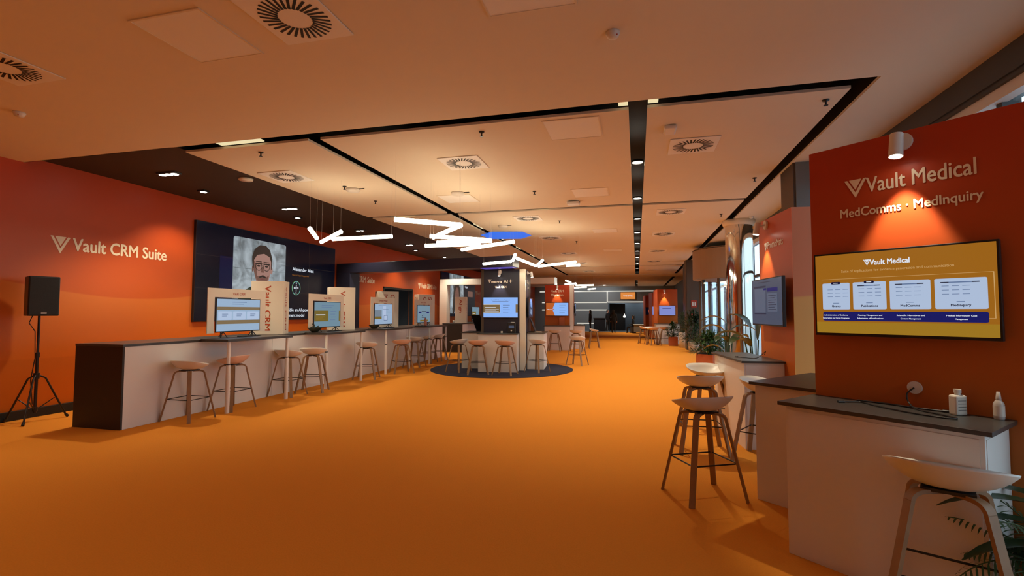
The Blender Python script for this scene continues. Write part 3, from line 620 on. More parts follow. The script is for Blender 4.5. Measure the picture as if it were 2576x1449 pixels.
# --- navy kiosk on its round rug
struct(MB().prism([(-3.6+1.93*math.cos(a), 13.1+1.93*math.sin(a)) for a in [2*PI*i/96 for i in range(96)]], 0, .012).build('round_rug', M['rug']), '') if False else None
rg = MB().prism([(-3.6+1.93*math.cos(a), 13.1+1.93*math.sin(a)) for a in [2*PI*i/96 for i in range(96)]], 0, .012).build('round_rug', M['rug']); tag(rg, 'round navy rug under the navy kiosk in the middle of the hall', 'rug')
k0, K0 = kiosk('navy kiosk lettered Veeva AI with a bright blue television, on the round rug', -4.07, 12.70, 5.5, 'navy', 'mirror2')
MB().box(-.004, .07, -.004, .0, SZ, 2.7).build('edge_trim', M['brown'], k0)
klet(k0, 'f', 0, 0, 0, [('logo', 0, 0, .175, 2.335, .10), ('t', 0, 0, 'eeva', .275, 2.335, .075, 'l', 0, .030, .29), ('t', 0, 0, 'AI', .61, 2.335, .085, 'l', 0, .022, .11), ('t', 0, 0, 'Vault CRM', .53, 2.20, .055, 'c', 0, .024, .31),
     ('p', 0, 0, [(.80, 2.445), (.812, 2.392), (.865, 2.38), (.812, 2.368), (.80, 2.315), (.788, 2.368), (.735, 2.38), (.788, 2.392)])], 'whitelet')
kspot(k0, K0, .51, 0, 'f', 50)
klet(k0, 'r', 1.2, 0, 0, [('logo', 0, 0, .30, 2.335, .10), ('t', 0, 0, 'eeva AI', .40, 2.335, .075, 'l', 0, .03, .42), ('t', 0, 0, 'Vault CRM', .62, 2.20, .055, 'c', 0, .024, .31)], 'whitelet')
kspot(k0, K0, 1.2, .45, 'r', 40); 
S0 = [('r', 1, 0, 0, .24, .49, .65), ('r', 3, 1, 0, .22, .49, .24), ('r', 3, 1, .48, .22, .49, .66), ('r', 3, 1, 0, .64, .49, .66), ('r', 1, 0, .94, .24, 1, .65), ('r', 3, 1, .05, .48, .36, .51)] + bars(3, .05, .40, .40, 3, .05, .012, 2) + \
     [('t', 2, 1, 'Vault CRM Customer Segments', .5, .85, .05, 'c', 0, .01, .56)] + bars(2, .27, .78, .46, 1, .1, .025) + bars(2, .57, .60, .2, 4, .115, .026)
wall_tv('bright blue television with brown blocks on the front of the navy kiosk', K0, .54, 0, 'f', S0, ['s_brown', 's_bar', 's_white'], 's_blue')
S0b = [('p', 1, 1, [(.3, .95), (.75, .95), (.6, .5), (.45, .55)]), ('p', 2, 1, [(.45, .45), (.6, .4), (.62, .12), (.4, .2)])]  # bluish reflections painted as emissive shapes on the dark side screens
wall_tv('dark television with painted pale blue reflections on the right side of the navy kiosk', K0, 1.2, .62, 'r', S0b, ['s_blue', 's_ltblue'], 's_black')
counter('front', K0, .02, 1.03, -.46, -.005, SZ, 'pale counter across the front of the navy kiosk')
counter('side', K0, -.60, -.005, .26, 1.25, SZ, 'pale counter on the left side of the navy kiosk')
counter('end', K0, 1.205, 1.66, .32, 1.3, SZ, 'pale counter on the right side of the navy kiosk')
# --- far red kiosk
k3, K3 = kiosk('far red kiosk lettered Vault CRM Migration, beyond the navy kiosk', -3.77, 20.55, 5.5, 'kiosk', 'whitep')
klet(k3, 'f', 0, 0, 0, [('t', 0, 0, 'Vault CRM', .52, 2.40, .09, 'c', 0, .014, .52), ('t', 0, 0, 'Migration', .52, 2.24, .09, 'c', 0, .014, .50)], 'ivory')
kspot(k3, K3, .52, 0, 'f', 45)
klet(k3, 'r', 1.2, 0, 0, [('t', 0, 0, 'Vault CRM', .6, 2.35, .09, 'c', 0, .014, .52)], 'ivory')
S3 = [('p', 1, 0, [(0, 0), (.40, 0), (.30, .45), (.38, .5), (.30, .55), (.40, 1), (0, 1)]), ('t', 2, 1, 'Migration', .05, .45, .07, 'l', 0, .01, .26), ('r', 3, 2, 0, 0, .0001, .0001)] + bars(4, .60, .82, .3, 4, .2, .02, 1)
wall_tv('television half orange and half blue on the far red kiosk', K3, .52, 0, 'f', S3, ['s_orange2', 's_white', 's_orange', 's_bar'], 's_blue')
wall_tv('dark television seen edge-on at the right side of the far red kiosk', K3, 1.2, .62, 'r', S0b, ['s_blue', 's_ltblue'], 's_black')
counter('front', K3, .02, 1.03, -.46, -.005, SZ, 'pinkish counter across the front of the far red kiosk')
counter('end', K3, 1.205, 1.66, .32, 1.3, SZ, 'pinkish counter on the right side of the far red kiosk, papers on top')
cards = thing('brochure_stand', 'orange brochure stand on the counter of the far red kiosk', 'stand', kpt(K3, .72, -.15, SZ), R(5)); MB().box(-.11, .11, 0, .03, 0, .33).build('brochure', M['terra'], cards, bevel=.003)
# --- distant orange kiosks on the right
k4, K4 = kiosk('distant orange kiosk on the right with a periwinkle television and wall spot', .99, 25.75, 8, 'wall', None, w=.98, d=1.1)
kspot(k4, K4, .34, 0, 'f', 60)
wall_tv('periwinkle television on the distant orange kiosk', K4, .46, 0, 'f', [('r', 1, 1, .2, .68, .75, .72)], ['s_navy2'], 's_periw', w=.8, h=.5)
counter('front', K4, -.15, .95, -.5, -.005, SZ, 'lit counter in front of the distant orange kiosk')
k5, K5 = kiosk('farthest orange kiosk, mostly hidden behind the distant one', .85, 29.9, 8, 'wall', None, w=1.1, d=1.1)
wall_tv('small pale television on the farthest orange kiosk', K5, .35, 0, 'f', [('r', 1, 1, .2, .3, .6, .7)], ['s_white'], 's_periw', w=.7, h=.5)
k6, K6 = kiosk('dark orange kiosk behind the farthest one', .55, 34.6, 6, 'kiosk', None, w=1.1, d=1.1)
wall_tv('dark television on the kiosk behind the farthest one', K6, .4, 0, 'f', [('r', 1, 1, .2, .3, .6, .7)], ['s_redt'], 's_black', w=.8, h=.5)

# ------------------------------------------------------------ speaker on tripod
SX, SY = -8.28, 5.19
t = thing('speaker_stand', 'black tripod stand carrying the loudspeaker beside the orange wall', 'stand', (SX, SY, 0), R(0))
MB().cyl((0, 0, .12), (0, 0, .95), .019).cyl((0, 0, .9), (0, 0, 1.5), .0155).build('pole', M['steel'], t)
MB().cyl((0, 0, .90), (0, 0, .97), .028).build('collar', M['steel'], t)
MB().cyl((0, 0, .60), (0, 0, .68), .036).cyl((0, 0, .14), (0, 0, .20), .03).build('leg_hub', M['steel'], t)
for a in (-50, 70, 207):
    ca, sa = math.cos(R(a)), math.sin(R(a))
    l = MB().tube([(.03*ca, .03*sa, .645), (.10*ca, .10*sa, .60), (.35*ca, .35*sa, .015)], .0125).build('leg', M['steel'], t)
    MB().tube([(.335*ca, .335*sa, .05), (.365*ca, .365*sa, .014)], .019).build('rubber_foot', M['plastic'], l)
    MB().tube([(.025*ca, .025*sa, .17), (.205*ca, .205*sa, .31)], .007).build('brace', M['steel'], t)
t = thing('loudspeaker', 'black loudspeaker box on the tripod stand', 'loudspeaker', (SX, SY, 1.49), R(72))
MB().prism([(-.17, -.17), (.17, -.17), (.13, .17), (-.13, .17)], 0, .56).build('cabinet', M['plastic'], t, bevel=.012)
MB().box(-.158, .158, -.178, -.168, .015, .545).build('grille', M['grille'], t, bevel=.006)
MB().box(-.03, .03, -.182, -.178, .03, .048).build('badge', M['fixture'], t)['label'] = 'small pale badge'
cb = MB().tube([(-.06, .05, 0), (-.09, .06, -.10), (-.03, .03, -.22), (-.025, .0, -.6), (-.06, 0, -.9), (-.03, .0, -1.25)], .006); cb.build('cable', M['steel'], t)

# ------------------------------------------------------------ ceiling fittings
def make_diffuser():
    t = thing('ceiling_diffuser', '', 'air vent', (0, 0, 0)); MB().box(-.30, .30, -.30, .30, H-.012, H-.002).build('plate', M['hatch'], t, bevel=.004)
    s = MB(); n = 30
    for i in range(n):
        a = 2*PI*i/n; d_ = Vector((math.cos(a+.25), math.sin(a+.25), 0)); p = Vector((math.cos(a), math.sin(a), 0))*.12; q = Vector((-d_.y, d_.x, 0))*.0105
        z = Vector((0, 0, H-.0135)); s.add([p+q+z, p-q+z, p+d_*.135-q+z, p+d_*.135+q+z], [(0, 1, 2, 3)])
    s.build('slots', M['black'], t)['label'] = 'ring of dark radial slots'; return t
df = make_diffuser(); first = True
G = 'square ceiling air diffusers'
row = {3.05: 'over the near panel', 6.72: 'in the first row past the near slot', 11.1: 'in the second row', 14.2: 'in the third row', 18.1: 'in the fourth row', 21.8: 'in the fifth row', 26.2: 'in the farthest row'}
for y in row:
    for x, nm in ((-5.45, 'left'), (-2.43, 'middle'), (.73, 'right')):
        if y == 3.05 and x > 0: continue
        if x < -5 and y > 10: continue
        lb = 'square slotted ceiling diffuser, %s one %s' % (nm, row[y])
        if first: df.location = (x, y, 0); df['label'] = lb; df['group'] = G; first = False
        else: dup(df, (x, y, 0), 0, lb, G)
ap = thing('access_panel', 'square ceiling access hatch at the upper left, nearest the viewer', 'hatch', (-3.35, 3.1, 0), 0, 'ceiling access hatches')
MB().box(-.31, .31, -.31, .31, H-.006, H-.001).build('panel', M['hatch'], ap)
MB().box(-.325, -.31, -.325, .325, H-.009, H-.001).box(.31, .325, -.325, .325, H-.009, H-.001).box(-.31, .31, -.325, -.31, H-.009, H-.001).box(-.31, .31, .31, .325, H-.009, H-.001).build('frame', M['ceil'], ap)
for x, y, lb in ((-.71, 3.07, 'ceiling access hatch cut by the top edge of the view'), (-.71, 5.77, 'ceiling access hatch just past the near slot, beside stained paint'), (-.8, 8.97, 'ceiling access hatch before the second black slot'), (-3.3, 8.85, 'ceiling access hatch above the zigzag tubes'), (-.81, 13.3, 'distant ceiling access hatch left of the downlight slot'), (-.8, 17.5, 'farther ceiling access hatch left of the downlight slot')): dup(ap, (x, y, 0), 0, lb)
sp = thing('fire_sprinkler', 'fire sprinkler head in the near left ceiling island', 'sprinkler', (-4.96, 5.6, 0), 0, 'fire sprinkler heads')
MB().lathe([(0, H), (.035, H), (.03, H-.012), (.01, H-.016), (.009, H-.05), (0, H-.05)]).build('head', M['steel'], sp); MB().cyl((0, 0, H-.06), (0, 0, H-.055), .022).build('deflector', M['steel'], sp)
for x, y, lb in ((-1.8, 5.6, 'fire sprinkler head in the middle ceiling island by the near slot'), (1.9, 5.6, 'fire sprinkler head at the near right corner of the ceiling islands'), (-1.77, 8.63, 'fire sprinkler head in the middle island, second along'), (-4.96, 8.65, 'fire sprinkler head in the left island, second along'),
                 (1.87, 8.62, 'fire sprinkler head in the right island, second along'), (1.83, 11.65, 'fire sprinkler head in the right island, third along'), (-1.77, 11.6, 'fire sprinkler head in the middle island, third along'), (-1.78, 15.1, 'fire sprinkler head in the middle island, fourth along'), (-4.9, 7.5, 'fire sprinkler head in the left island beside the round loudspeaker')): dup(sp, (x, y, 0), 0, lb)
sm = thing('smoke_detector', 'white smoke detector at the top, right of centre', 'detector', (-.16, 3.82, 0), 0, 'smoke detectors')
MB().lathe([(0, H), (.055, H), (.055, H-.014), (.048, H-.02), (.045, H-.034), (.034, H-.046), (0, H-.048)]).build('housing', M['fixture'], sm); MB().cyl((.03, -.025, H-.037), (.035, -.032, H-.037), .005).build('indicator', M['redsign'], sm)
dup(sm, (-6.54, 3.82, 0), 0, 'white smoke detector low at the far left of the ceiling'); dup(sm, (2.54, 12.1, 0), 0, 'small detector on the ceiling right of the slanting black slot')
cs = thing('ceiling_loudspeaker', 'round grey ceiling loudspeaker hanging at the left of the left island', 'loudspeaker', (-4.86, 7.7, 0), 0, 'round ceiling loudspeakers')
MB().lathe([(0, H), (.12, H), (.125, H-.02), (.11, H-.045), (.06, H-.058), (0, H-.06)]).build('dome', M['potw'], cs); MB().box(.12, .22, -.01, .01, H-.012, H).build('bracket', M['steel'], cs)
dup(cs, (-3.15, 8.4, 0), 0, 'round grey ceiling loudspeaker above the zigzag tubes'); dup(cs, (-3.25, 11.9, 0), 0, 'round ceiling loudspeaker near the blue light')
pr = thing('wifi_access_point', 'small white box hanging below the ceiling before the second slot', 'device', (-1.19, 9.6, 0)); MB().box(-.12, .12, -.1, .1, H-.07, H-.02).build('housing', M['fixture'], pr, bevel=.015); MB().box(-.12, .12, .06, .1, H-.02, H).build('bracket', M['plastic'], pr)
pr = thing('emergency_light', 'small rectangular fitting on the right ceiling island near the diffuser', 'light', (.40, 6.02, 0)); MB().box(-.07, .07, -.12, .12, H-.05, H).build('housing', M['fixture'], pr, bevel=.02)
pr = thing('strip_sensor', 'oval grey fitting on the dark brown ceiling strip', 'sensor', (-6.45, 6.95, 0)); MB().lathe([(0, H+.09), (.12, H+.09), (.11, H+.06), (0, H+.055)]).build('housing', M['potw'], pr)
bl = MB(); bx = [(-4.25, 13.2), (-3.8, 12.75), (-2.98, 12.93), (-2.88, 13.6), (-3.3, 14.12), (-4.2, 13.95)]; bl.prism(bx[::-1], H-.012, H-.003); o = bl.build('painted_blue_light', M['bluelite']); tag(o, 'six-sided patch of painted blue light on the ceiling over the navy kiosk', 'light')  # emissive sheet standing in for blue light washing the ceiling
# glowing slabs that paint the light falling on the slot sides
for k, (x0, x1, y0, y1, lb) in enumerate(((-5.35, -4.68, 5.17, 5.34, 'painted yellow glow in the near black slot, left side'), (-2.1, -1.8, 10.14, 10.28, 'painted yellow glow in the second black slot, middle'), (-5.35, -4.9, 10.14, 10.28, 'painted yellow glow in the second black slot behind the tubes'),
        (-.17, -.07, 5.2, 5.33, 'lit corner left of the central slot where it meets the near slot'), (.135, .24, 5.2, 5.33, 'lit corner right of the central slot where it meets the near slot'), (-3.97, -3.89, 11.7, 12.4, 'lit stretch of the left black slot before the blue light'), (-3.97, -3.89, 13.9, 14.6, 'lit stretch of the left black slot past the blue light'), (-3.97, -3.89, 16.2, 16.9, 'lit stretch of the left black slot, third'), (-3.97, -3.89, 18.5, 19.2, 'lit stretch of the left black slot, fourth'), (-2.2, -1.7, 23.62, 23.76, 'small painted yellow glow in the third black slot'))):
    t = thing('painted_slot_glow', lb, 'light', ((x0+x1)/2, (y0+y1)/2, H), 0, 'painted glows in the black slots'); MB().box(x0-(x0+x1)/2, x1-(x0+x1)/2, y0-(y0+y1)/2, y1-(y0+y1)/2, .035, .05).build('diffuser', M['slotglow'], t)
# downlights in the central slot
dl = thing('downlight', 'downlight in the central black slot', 'light', (0, 0, 0), 0, 'downlights in the central black slot')
MB().lathe([(.078, .0), (.078, .03), (.092, .03), (.092, .0), (.078, 0)]).build('rim', M['steel'], dl); MB().cyl((0, 0, .012), (0, 0, .016), .078, n=20).build('bulb', M['lamp'], dl)
ys = [7.5, 9.9, 12.1, 14.2, 16.4, 18.5, 20.7, 23.3, 25.8, 28.1, 36.3, 39.2]; word = ['nearest', 'second', 'third', 'fourth', 'fifth', 'sixth', 'seventh', 'eighth', 'ninth', 'tenth', 'eleventh', 'twelfth']
for i, y in enumerate(ys):
    lb = 'bright round downlight in the central black slot, %s from the viewer' % word[i]; p = (.03, y, H+.05)
    o = dl if i == 0 else dup(dl, p, 0); o.location = p; o['label'] = lb
    light('SPOT', (.03, y, H+.045), DL*(1 if y < 30 else 1.2), WARM, (.03, y, 0), .05, 105, .7)
for x, y, lb in ((-4.5, -1.6, 'added surface downlight behind the viewer, left'), (-1.2, -1.6, 'added surface downlight behind the viewer, middle'), (-7.2, 1.5, 'added surface downlight by the orange wall, nearer than the loudspeaker')):
    o = dup(dl, (x, y, H-.035), 0, lb, 'added surface downlights near the viewer'); light('SPOT', (x, y, H-.04), DL*.75, WARM, (x, y, 0), .06, 125, .8)  # lamps added out of view to brighten the near end
# lamps on the dark strip
def strip_lamp(x, y, n, lb, on=True):
    t = thing('strip_downlight', lb, 'light', (x, y, H+.09), 0, 'lamps on the dark brown ceiling strip')
    L__ = .11*n+.05; MB().box(-L__/2, L__/2, -.07, .07, -.03, 0).build('housing', M['grey'] if n > 1 else M['plastic'], t, bevel=.004)
    for i in range(n): MB().cyl(((i-(n-1)/2)*.12, 0, -.034), ((i-(n-1)/2)*.12, 0, -.031), .055, n=18).build('bulb', M['lampc'], t)
    if on: light('SPOT', (x, y, H+.05), DS*(.6+.25*n), WARM, (x+(.1 if n > 1 else -.25), y+.1, 0), .06, 110, .6)
strip_lamp(-7.40, 6.35, 3, 'three-lamp fitting on the dark ceiling strip, nearest'); strip_lamp(-7.85, 7.45, 1, 'single bright lamp on the dark ceiling strip, nearest')
strip_lamp(-7.32, 9.15, 3, 'three-lamp fitting on the dark ceiling strip, second'); strip_lamp(-7.85, 10.1, 1, 'single lamp on the dark ceiling strip, second')
strip_lamp(-7.40, 12.1, 2, 'two-lamp fitting on the dark ceiling strip behind the left tubes'); strip_lamp(-7.37, 15.1, 2, 'two-lamp fitting on the dark ceiling strip, farther'); strip_lamp(-7.8, 16.5, 1, 'single lamp on the dark ceiling strip, third')
strip_lamp(-7.65, 18.9, 1, 'single lamp on the dark ceiling strip, fourth'); strip_lamp(-7.38, 19.5, 2, 'two-lamp fitting on the dark ceiling strip, farthest')

# ------------------------------------------------------------ hanging tubes
def tubegroup(lst, z, grp, wires=True):
    for k, (a, b, za, zb, lb) in enumerate(lst):
        t = thing('neon_tube', lb, 'light', ((a[0]+b[0])/2, (a[1]+b[1])/2, z), 0, grp); c_ = Vector(((a[0]+b[0])/2, (a[1]+b[1])/2, z))
        A = Vector((*a, za))-c_; B = Vector((*b, zb))-c_; d_ = (B-A).normalized()*.008
        MB().cyl(A+d_, B-d_, .033, n=14).build('glowing_tube', M['tube'], t)
        e = MB().cyl(A, A+d_, .035, n=14).cyl(B-d_, B, .035, n=14); e.build('end_cap', M['lampc'], t)
        w = MB()
        for P in (A+d_, B-d_): w.tube([P+Vector((0, 0, .02)), Vector((P.x, P.y, H-c_.z))], .0008, 4)
        w.build('hanging_wire', M['fixture'], t)
tubegroup([((-4.98, 6.7), (-5.4, 7.45), 2.86, 2.84, 'short tube at the left end of the left hanging cluster'), ((-5.62, 7.9), (-4.68, 7.08), 2.84, 2.86, 'middle tube of the left hanging cluster, rising to the right'), ((-5.25, 7.7), (-4.07, 7.66), 2.85, 2.85, 'long level tube at the right of the left hanging cluster')], 2.85, 'glowing tubes hanging before the video wall')
tubegroup([((-3.16, 6.02), (-2.45, 6.63), 2.8, 2.8, 'topmost long tube of the middle zigzag cluster'), ((-2.45, 6.66), (-3.29, 7.63), 2.8, 2.8, 'slanting tube joining the top of the middle zigzag cluster'), ((-3.29, 7.5), (-2.46, 8.16), 2.8, 2.8, 'second long tube of the middle zigzag cluster'),
           ((-3.47, 8.22), (-2.46, 8.25), 2.8, 2.8, 'third tube of the middle zigzag cluster, under the second'), ((-3.85, 8.56), (-2.78, 8.6), 2.8, 2.8, 'lower left tube of the middle zigzag cluster'), ((-3.38, 9.28), (-2.11, 8.44), 2.8, 2.8, 'lowest right tube of the middle zigzag cluster, rising to the right')], 2.8, 'glowing tubes of the middle zigzag cluster')
tubegroup([((-3.60, 11.40), (-2.82, 11.01), 2.72, 2.72, 'bright tube just above the navy kiosk, left end of its cluster'), ((-2.89, 11.5), (-2.56, 10.39), 2.8, 2.8, 'tiny foreshortened tube above the navy kiosk'), ((-2.69, 11.1), (-2.64, 12.92), 2.8, 2.8, 'tube slanting down to the right above the navy kiosk'),
           ((-2.59, 12.93), (-2.2, 11.67), 2.8, 2.8, 'short tube slanting up right of the navy kiosk'), ((-2.58, 13.17), (-1.47, 12.23), 2.8, 2.8, 'long tube rising to the right of the navy kiosk'), ((-1.82, 13.12), (-1.46, 13.08), 2.8, 2.8, 'short level tube at the right end of the kiosk cluster')], 2.8, 'glowing tubes of the cluster over the navy kiosk')
tubegroup([((-2.71, 19.4), (-2.67, 20.47), 2.8, 2.8, 'far cluster, upper left tube'), ((-3.09, 21.87), (-2.57, 21.36), 2.8, 2.8, 'far cluster, left level tube'), ((-2.72, 22.96), (-1.92, 22.8), 2.8, 2.8, 'far cluster, longest tube'), ((-2.57, 21.5), (-2.72, 22.9), 2.8, 2.8, 'far cluster, tube joining the left and longest tubes'), ((-3.09, 25.17), (-2.42, 24.51), 2.8, 2.8, 'far cluster, lower middle tube'), ((-2.56, 27.0), (-2.11, 26.26), 2.8, 2.8, 'far cluster, lowest right tube')], 2.8, 'glowing tubes of the far cluster beyond the kiosks')

# ------------------------------------------------------------ small things
def bottle(nm, loc, w, h, m_, label, cat='bottle', cap=None):
    t = thing(nm, label, cat, loc, R(20)); q = MB()
    q.box(-w/2, w/2, -w*.36, w*.36, 0, h*.78); q.build('body', m_, t, bevel=w*.14)
    MB().cyl((0, 0, h*.78), (0, 0, h*.87), w*.2).cyl((0, 0, h*.86), (0, 0, h), w*.26, n=18).build('cap', cap or m_, t)
    l = MB()
    for i in range(4): l.box(-w*.36, w*.36, -w*.365, -w*.362, h*(.2+.12*i), h*(.2+.12*i)+.003)
    l.build('label_print', M['grey'], t); return t
bottle('supplement_bottle', kpt(K1, .795, -.085, .97), .07, .145, M['bottle'], 'square white bottle with a cap standing on the nearest right counter')
t = thing('spray_bottle', 'small clear spray bottle with a white label at the right end of the nearest counter', 'bottle', kpt(K1, .96, -.06, .97), R(-40))
MB().lathe([(0, 0), (.022, 0), (.024, .01), (.024, .085), (.016, .10), (.009, .11), (.009, .12)], 18).build('body', M['clear'], t); MB().cyl((0, 0, .02), (0, 0, .075), .0245, n=18, caps=False).build('paper_label', M['bottle'], t); MB().lathe([(.0, .15), (.008, .15), (.012, .115), (.012, .108)], 16).build('cap', M['clear'], t)
def cable(label, pts, r, m_, K): 
    t = thing('power_cable', label, 'cable', K @ Vector(pts[0])); P = [Vector(p) for p in pts]; out = []
    for i in range(len(P)-1):
        p0, p1, p2, p3 = P[max(i-1, 0)], P[i], P[i+1], P[min(i+2, len(P)-1)]
        for j in range(8):
            u = j/8; out.append(.5*((2*p1)+(p2-p0)*u+(2*p0-5*p1+4*p2-p3)*u*u+(3*p1-p0-3*p2+p3)*u**3))
    out.append(P[-1]); o0 = K @ Vector(pts[0]); W_ = [(K @ p)-o0 for p in out]
    MB().tube(W_, r, 8).build('cord', m_, t); q = Vector(W_[-1]); MB().cyl(q+Vector((0, 0, .0)), q+(W_[-1]-W_[-2]).normalized()*.04, .009, n=10).build('connector', M['plastic'], t)
zc = .976
cable('grey cord plugged into the round socket and lying in a loop on the nearest counter', [(.575, -.016, 1.09), (.545, -.04, 1.05), (.56, -.06, 1.0), (.62, -.12, zc), (.74, -.19, zc), (.83, -.25, zc), (.78, -.29, zc), (.62, -.27, zc), (.44, -.19, zc), (.34, -.12, zc), (.30, -.14, zc), (.26, -.20, zc)], .0045, M['steel'], K1)
cable('thin dark cord lying along the foot of the near orange panel', [(.28, -.06, zc), (.45, -.05, zc), (.6, -.07, zc), (.72, -.06, zc)], .005, M['plastic'], K1)
cable('black cord curling on the counter under the slanted television', [(-.06, .75, 1.03), (-.05, .73, 1.08), (-.10, .66, 1.06), (-.2, .6, 1.006), (-.32, .62, 1.006), (-.38, .72, 1.006)], .004, M['steel'], K2)
# bowls, bottle, machines
def bowl(loc, label, plant=False):
    t = thing('bowl', label, 'bowl', loc, 0, 'dark bowls on the high tables')
    MB().lathe([(0, .0), (.05, 0), (.09, .03), (.14, .09), (.145, .10), (.135, .10), (.08, .04), (0, .03)], 20).build('bowl_body', M['bowl'], t)
    if plant: f = MB(); [f.tube([(0, 0, .03), (.05*math.cos(a), .05*math.sin(a), .12), (.09*math.cos(a), .09*math.sin(a), .13+.05*math.sin(3*a))], .008, 5) for a in (0, 1.2, 2.3, 3.4, 4.8)]; f.build('sprig', M['leafd'], t)
bowl((-6.42, 8.86, 1.132), 'dark bowl with a small sprig left of the second table television', True); bowl((-6.45, 11.28, 1.132), 'dark olive bowl left of the third table television')
t = thing('drink_bottle', 'rose-coloured bottle at the foot of the farthest table television', 'bottle', (-6.25, 13.95, 1.132)); MB().lathe([(0, 0), (.045, 0), (.05, .02), (.045, .14), (.03, .2), (.028, .24), (0, .24)], 18).build('body', M['rose'], t)
t = thing('paper_cup', 'white paper cup on the far counter beside the box lettered Align', 'cup', (-7.0, 18.3, 1.12)); MB().lathe([(0, 0), (.03, 0), (.04, .11), (.037, .11), (.028, .006), (0, .006)], 18).build('cup', M['bottle'], t)
t = thing('coffee_machine', 'small black machine with a grey display on the navy kiosk counter', 'machine', kpt(K0, .86, -.14, SZ), R(5.5)); MB().box(-.105, .105, -.10, .10, 0, .28).build('housing', M['plastic'], t, bevel=.008); MB().box(-.07, .07, -.106, -.10, .13, .20).build('display', M['s_slate'], t); MB().cyl((0, -.10, .07), (0, -.112, .07), .02, n=16).build('knob', M['fixture'], t)
MB().cyl((.02, -.02, .28), (.02, -.02, .295), .05, n=20).build('lid', M['potw'], t)
t = thing('touch_screen', 'dark tilted touch screen on the left counter of the navy kiosk', 'screen', kpt(K0, -.22, .62, SZ), R(70)); MB().obox((-.2, -.12, .02), (.4, 0, 0), (0, .02, 0), (0, .22, .46)).build('panel', M['plastic'], t, bevel=.004); MB().box(-.1, .1, -.12, .12, 0, .012).build('base', M['steel'], t); MB().tube([(0, .06, .01), (0, .05, .25)], .014).build('arm', M['steel'], t)
t = thing('touch_screen', 'dark tilted touch screen on the right counter of the navy kiosk', 'screen', kpt(K0, 1.32, .75, SZ), R(95)); MB().obox((-.15, -.08, .02), (.3, 0, 0), (0, .02, 0), (0, .14, .36)).build('panel', M['plastic'], t, bevel=.004); MB().box(-.09, .09, -.1, .1, 0, .012).build('base', M['steel'], t)
t = thing('desk_socket', 'small round white socket on the front counter of the navy kiosk', 'socket', kpt(K0, .58, -.10, SZ)); MB().cyl((0, 0, 0), (0, 0, .05), .03, n=18).build('housing', M['fixture'], t)
t = thing('paper_stack', 'white papers lying on the right counter of the navy kiosk', 'papers', kpt(K0, 1.48, .62, SZ), R(15)); MB().box(-.10, .10, -.14, .14, 0, .012).build('sheets', M['bottle'], t)
t = thing('paper_stack', 'white papers lying on the right counter of the far red kiosk', 'papers', kpt(K3, 1.45, .7, SZ), R(-10)); MB().box(-.13, .13, -.18, .18, 0, .03).build('sheets', M['bottle'], t)
# cables on the table tops
for y, lb in ((6.98, 'black cable loop under the nearest table television'), (9.45, 'black cable loop under the second table television'), (11.9, 'black cable loop under the third table television')):
    t = thing('power_cable', lb, 'cable', (-6.45, y, 1.138)); MB().tube([(.0, -.12, 0), (.08, -.02, 0), (.05, .12, 0), (.09, .28, 0), (.0, .42, 0), (-.12, .40, 0), (-.16, .2, 0), (-.10, 0, 0)], .006, 6).build('cord', M['steel'], t)

# ------------------------------------------------------------ plants
def leaf(mb, base, d, length, width, droop, mi=0, seg=5, fold=.15):
    d = Vector(d).normalized(); side = d.cross(Vector((0, 0, 1)))
    side = Vector((1, 0, 0)) if side.length < .05 else side.normalized(); p = Vector(base); cur = d.copy(); vs = []
    for i in range(seg+1):
        u = i/seg; w = width*math.sin(PI*min(.98, .06+.92*u))**.8/2; nn = side.cross(cur).normalized()
        vs += [p-side*w+nn*w*fold, p+Vector((0, 0, 0)), p+side*w+nn*w*fold]; p = p+cur*length/seg; cur = (cur+Vector((0, 0, -droop/seg))).normalized()
    fs = []
    for i in range(seg): a = i*3; fs += [(a, a+1, a+4, a+3), (a+1, a+2, a+5, a+4)]
    mb.add(vs, fs, mi, True); return p
def frond(mb, base, d, length, n, ll, droop, lw=.012):
    """feather palm frond: rib with narrow leaflets either side"""
    p = Vector(base); cur = Vector(d).normalized(); pts = [p.copy()]; st = length/n
    for i in range(n):
        p = p+cur*st; cur = (cur+Vector((0, 0, -droop/n))).normalized(); pts.append(p.copy())
        side = cur.cross(Vector((0, 0, 1))).normalized(); q = ll*math.sin(PI*(.15+.8*i/n))
        if i > 1:
            for s_2 in (-1, 1): leaf(mb, p, side*s_2+cur*.6+Vector((0, 0, -.1)), q, lw, .9, 0, 3, .0)
    mb.tube(pts, .003, 5)
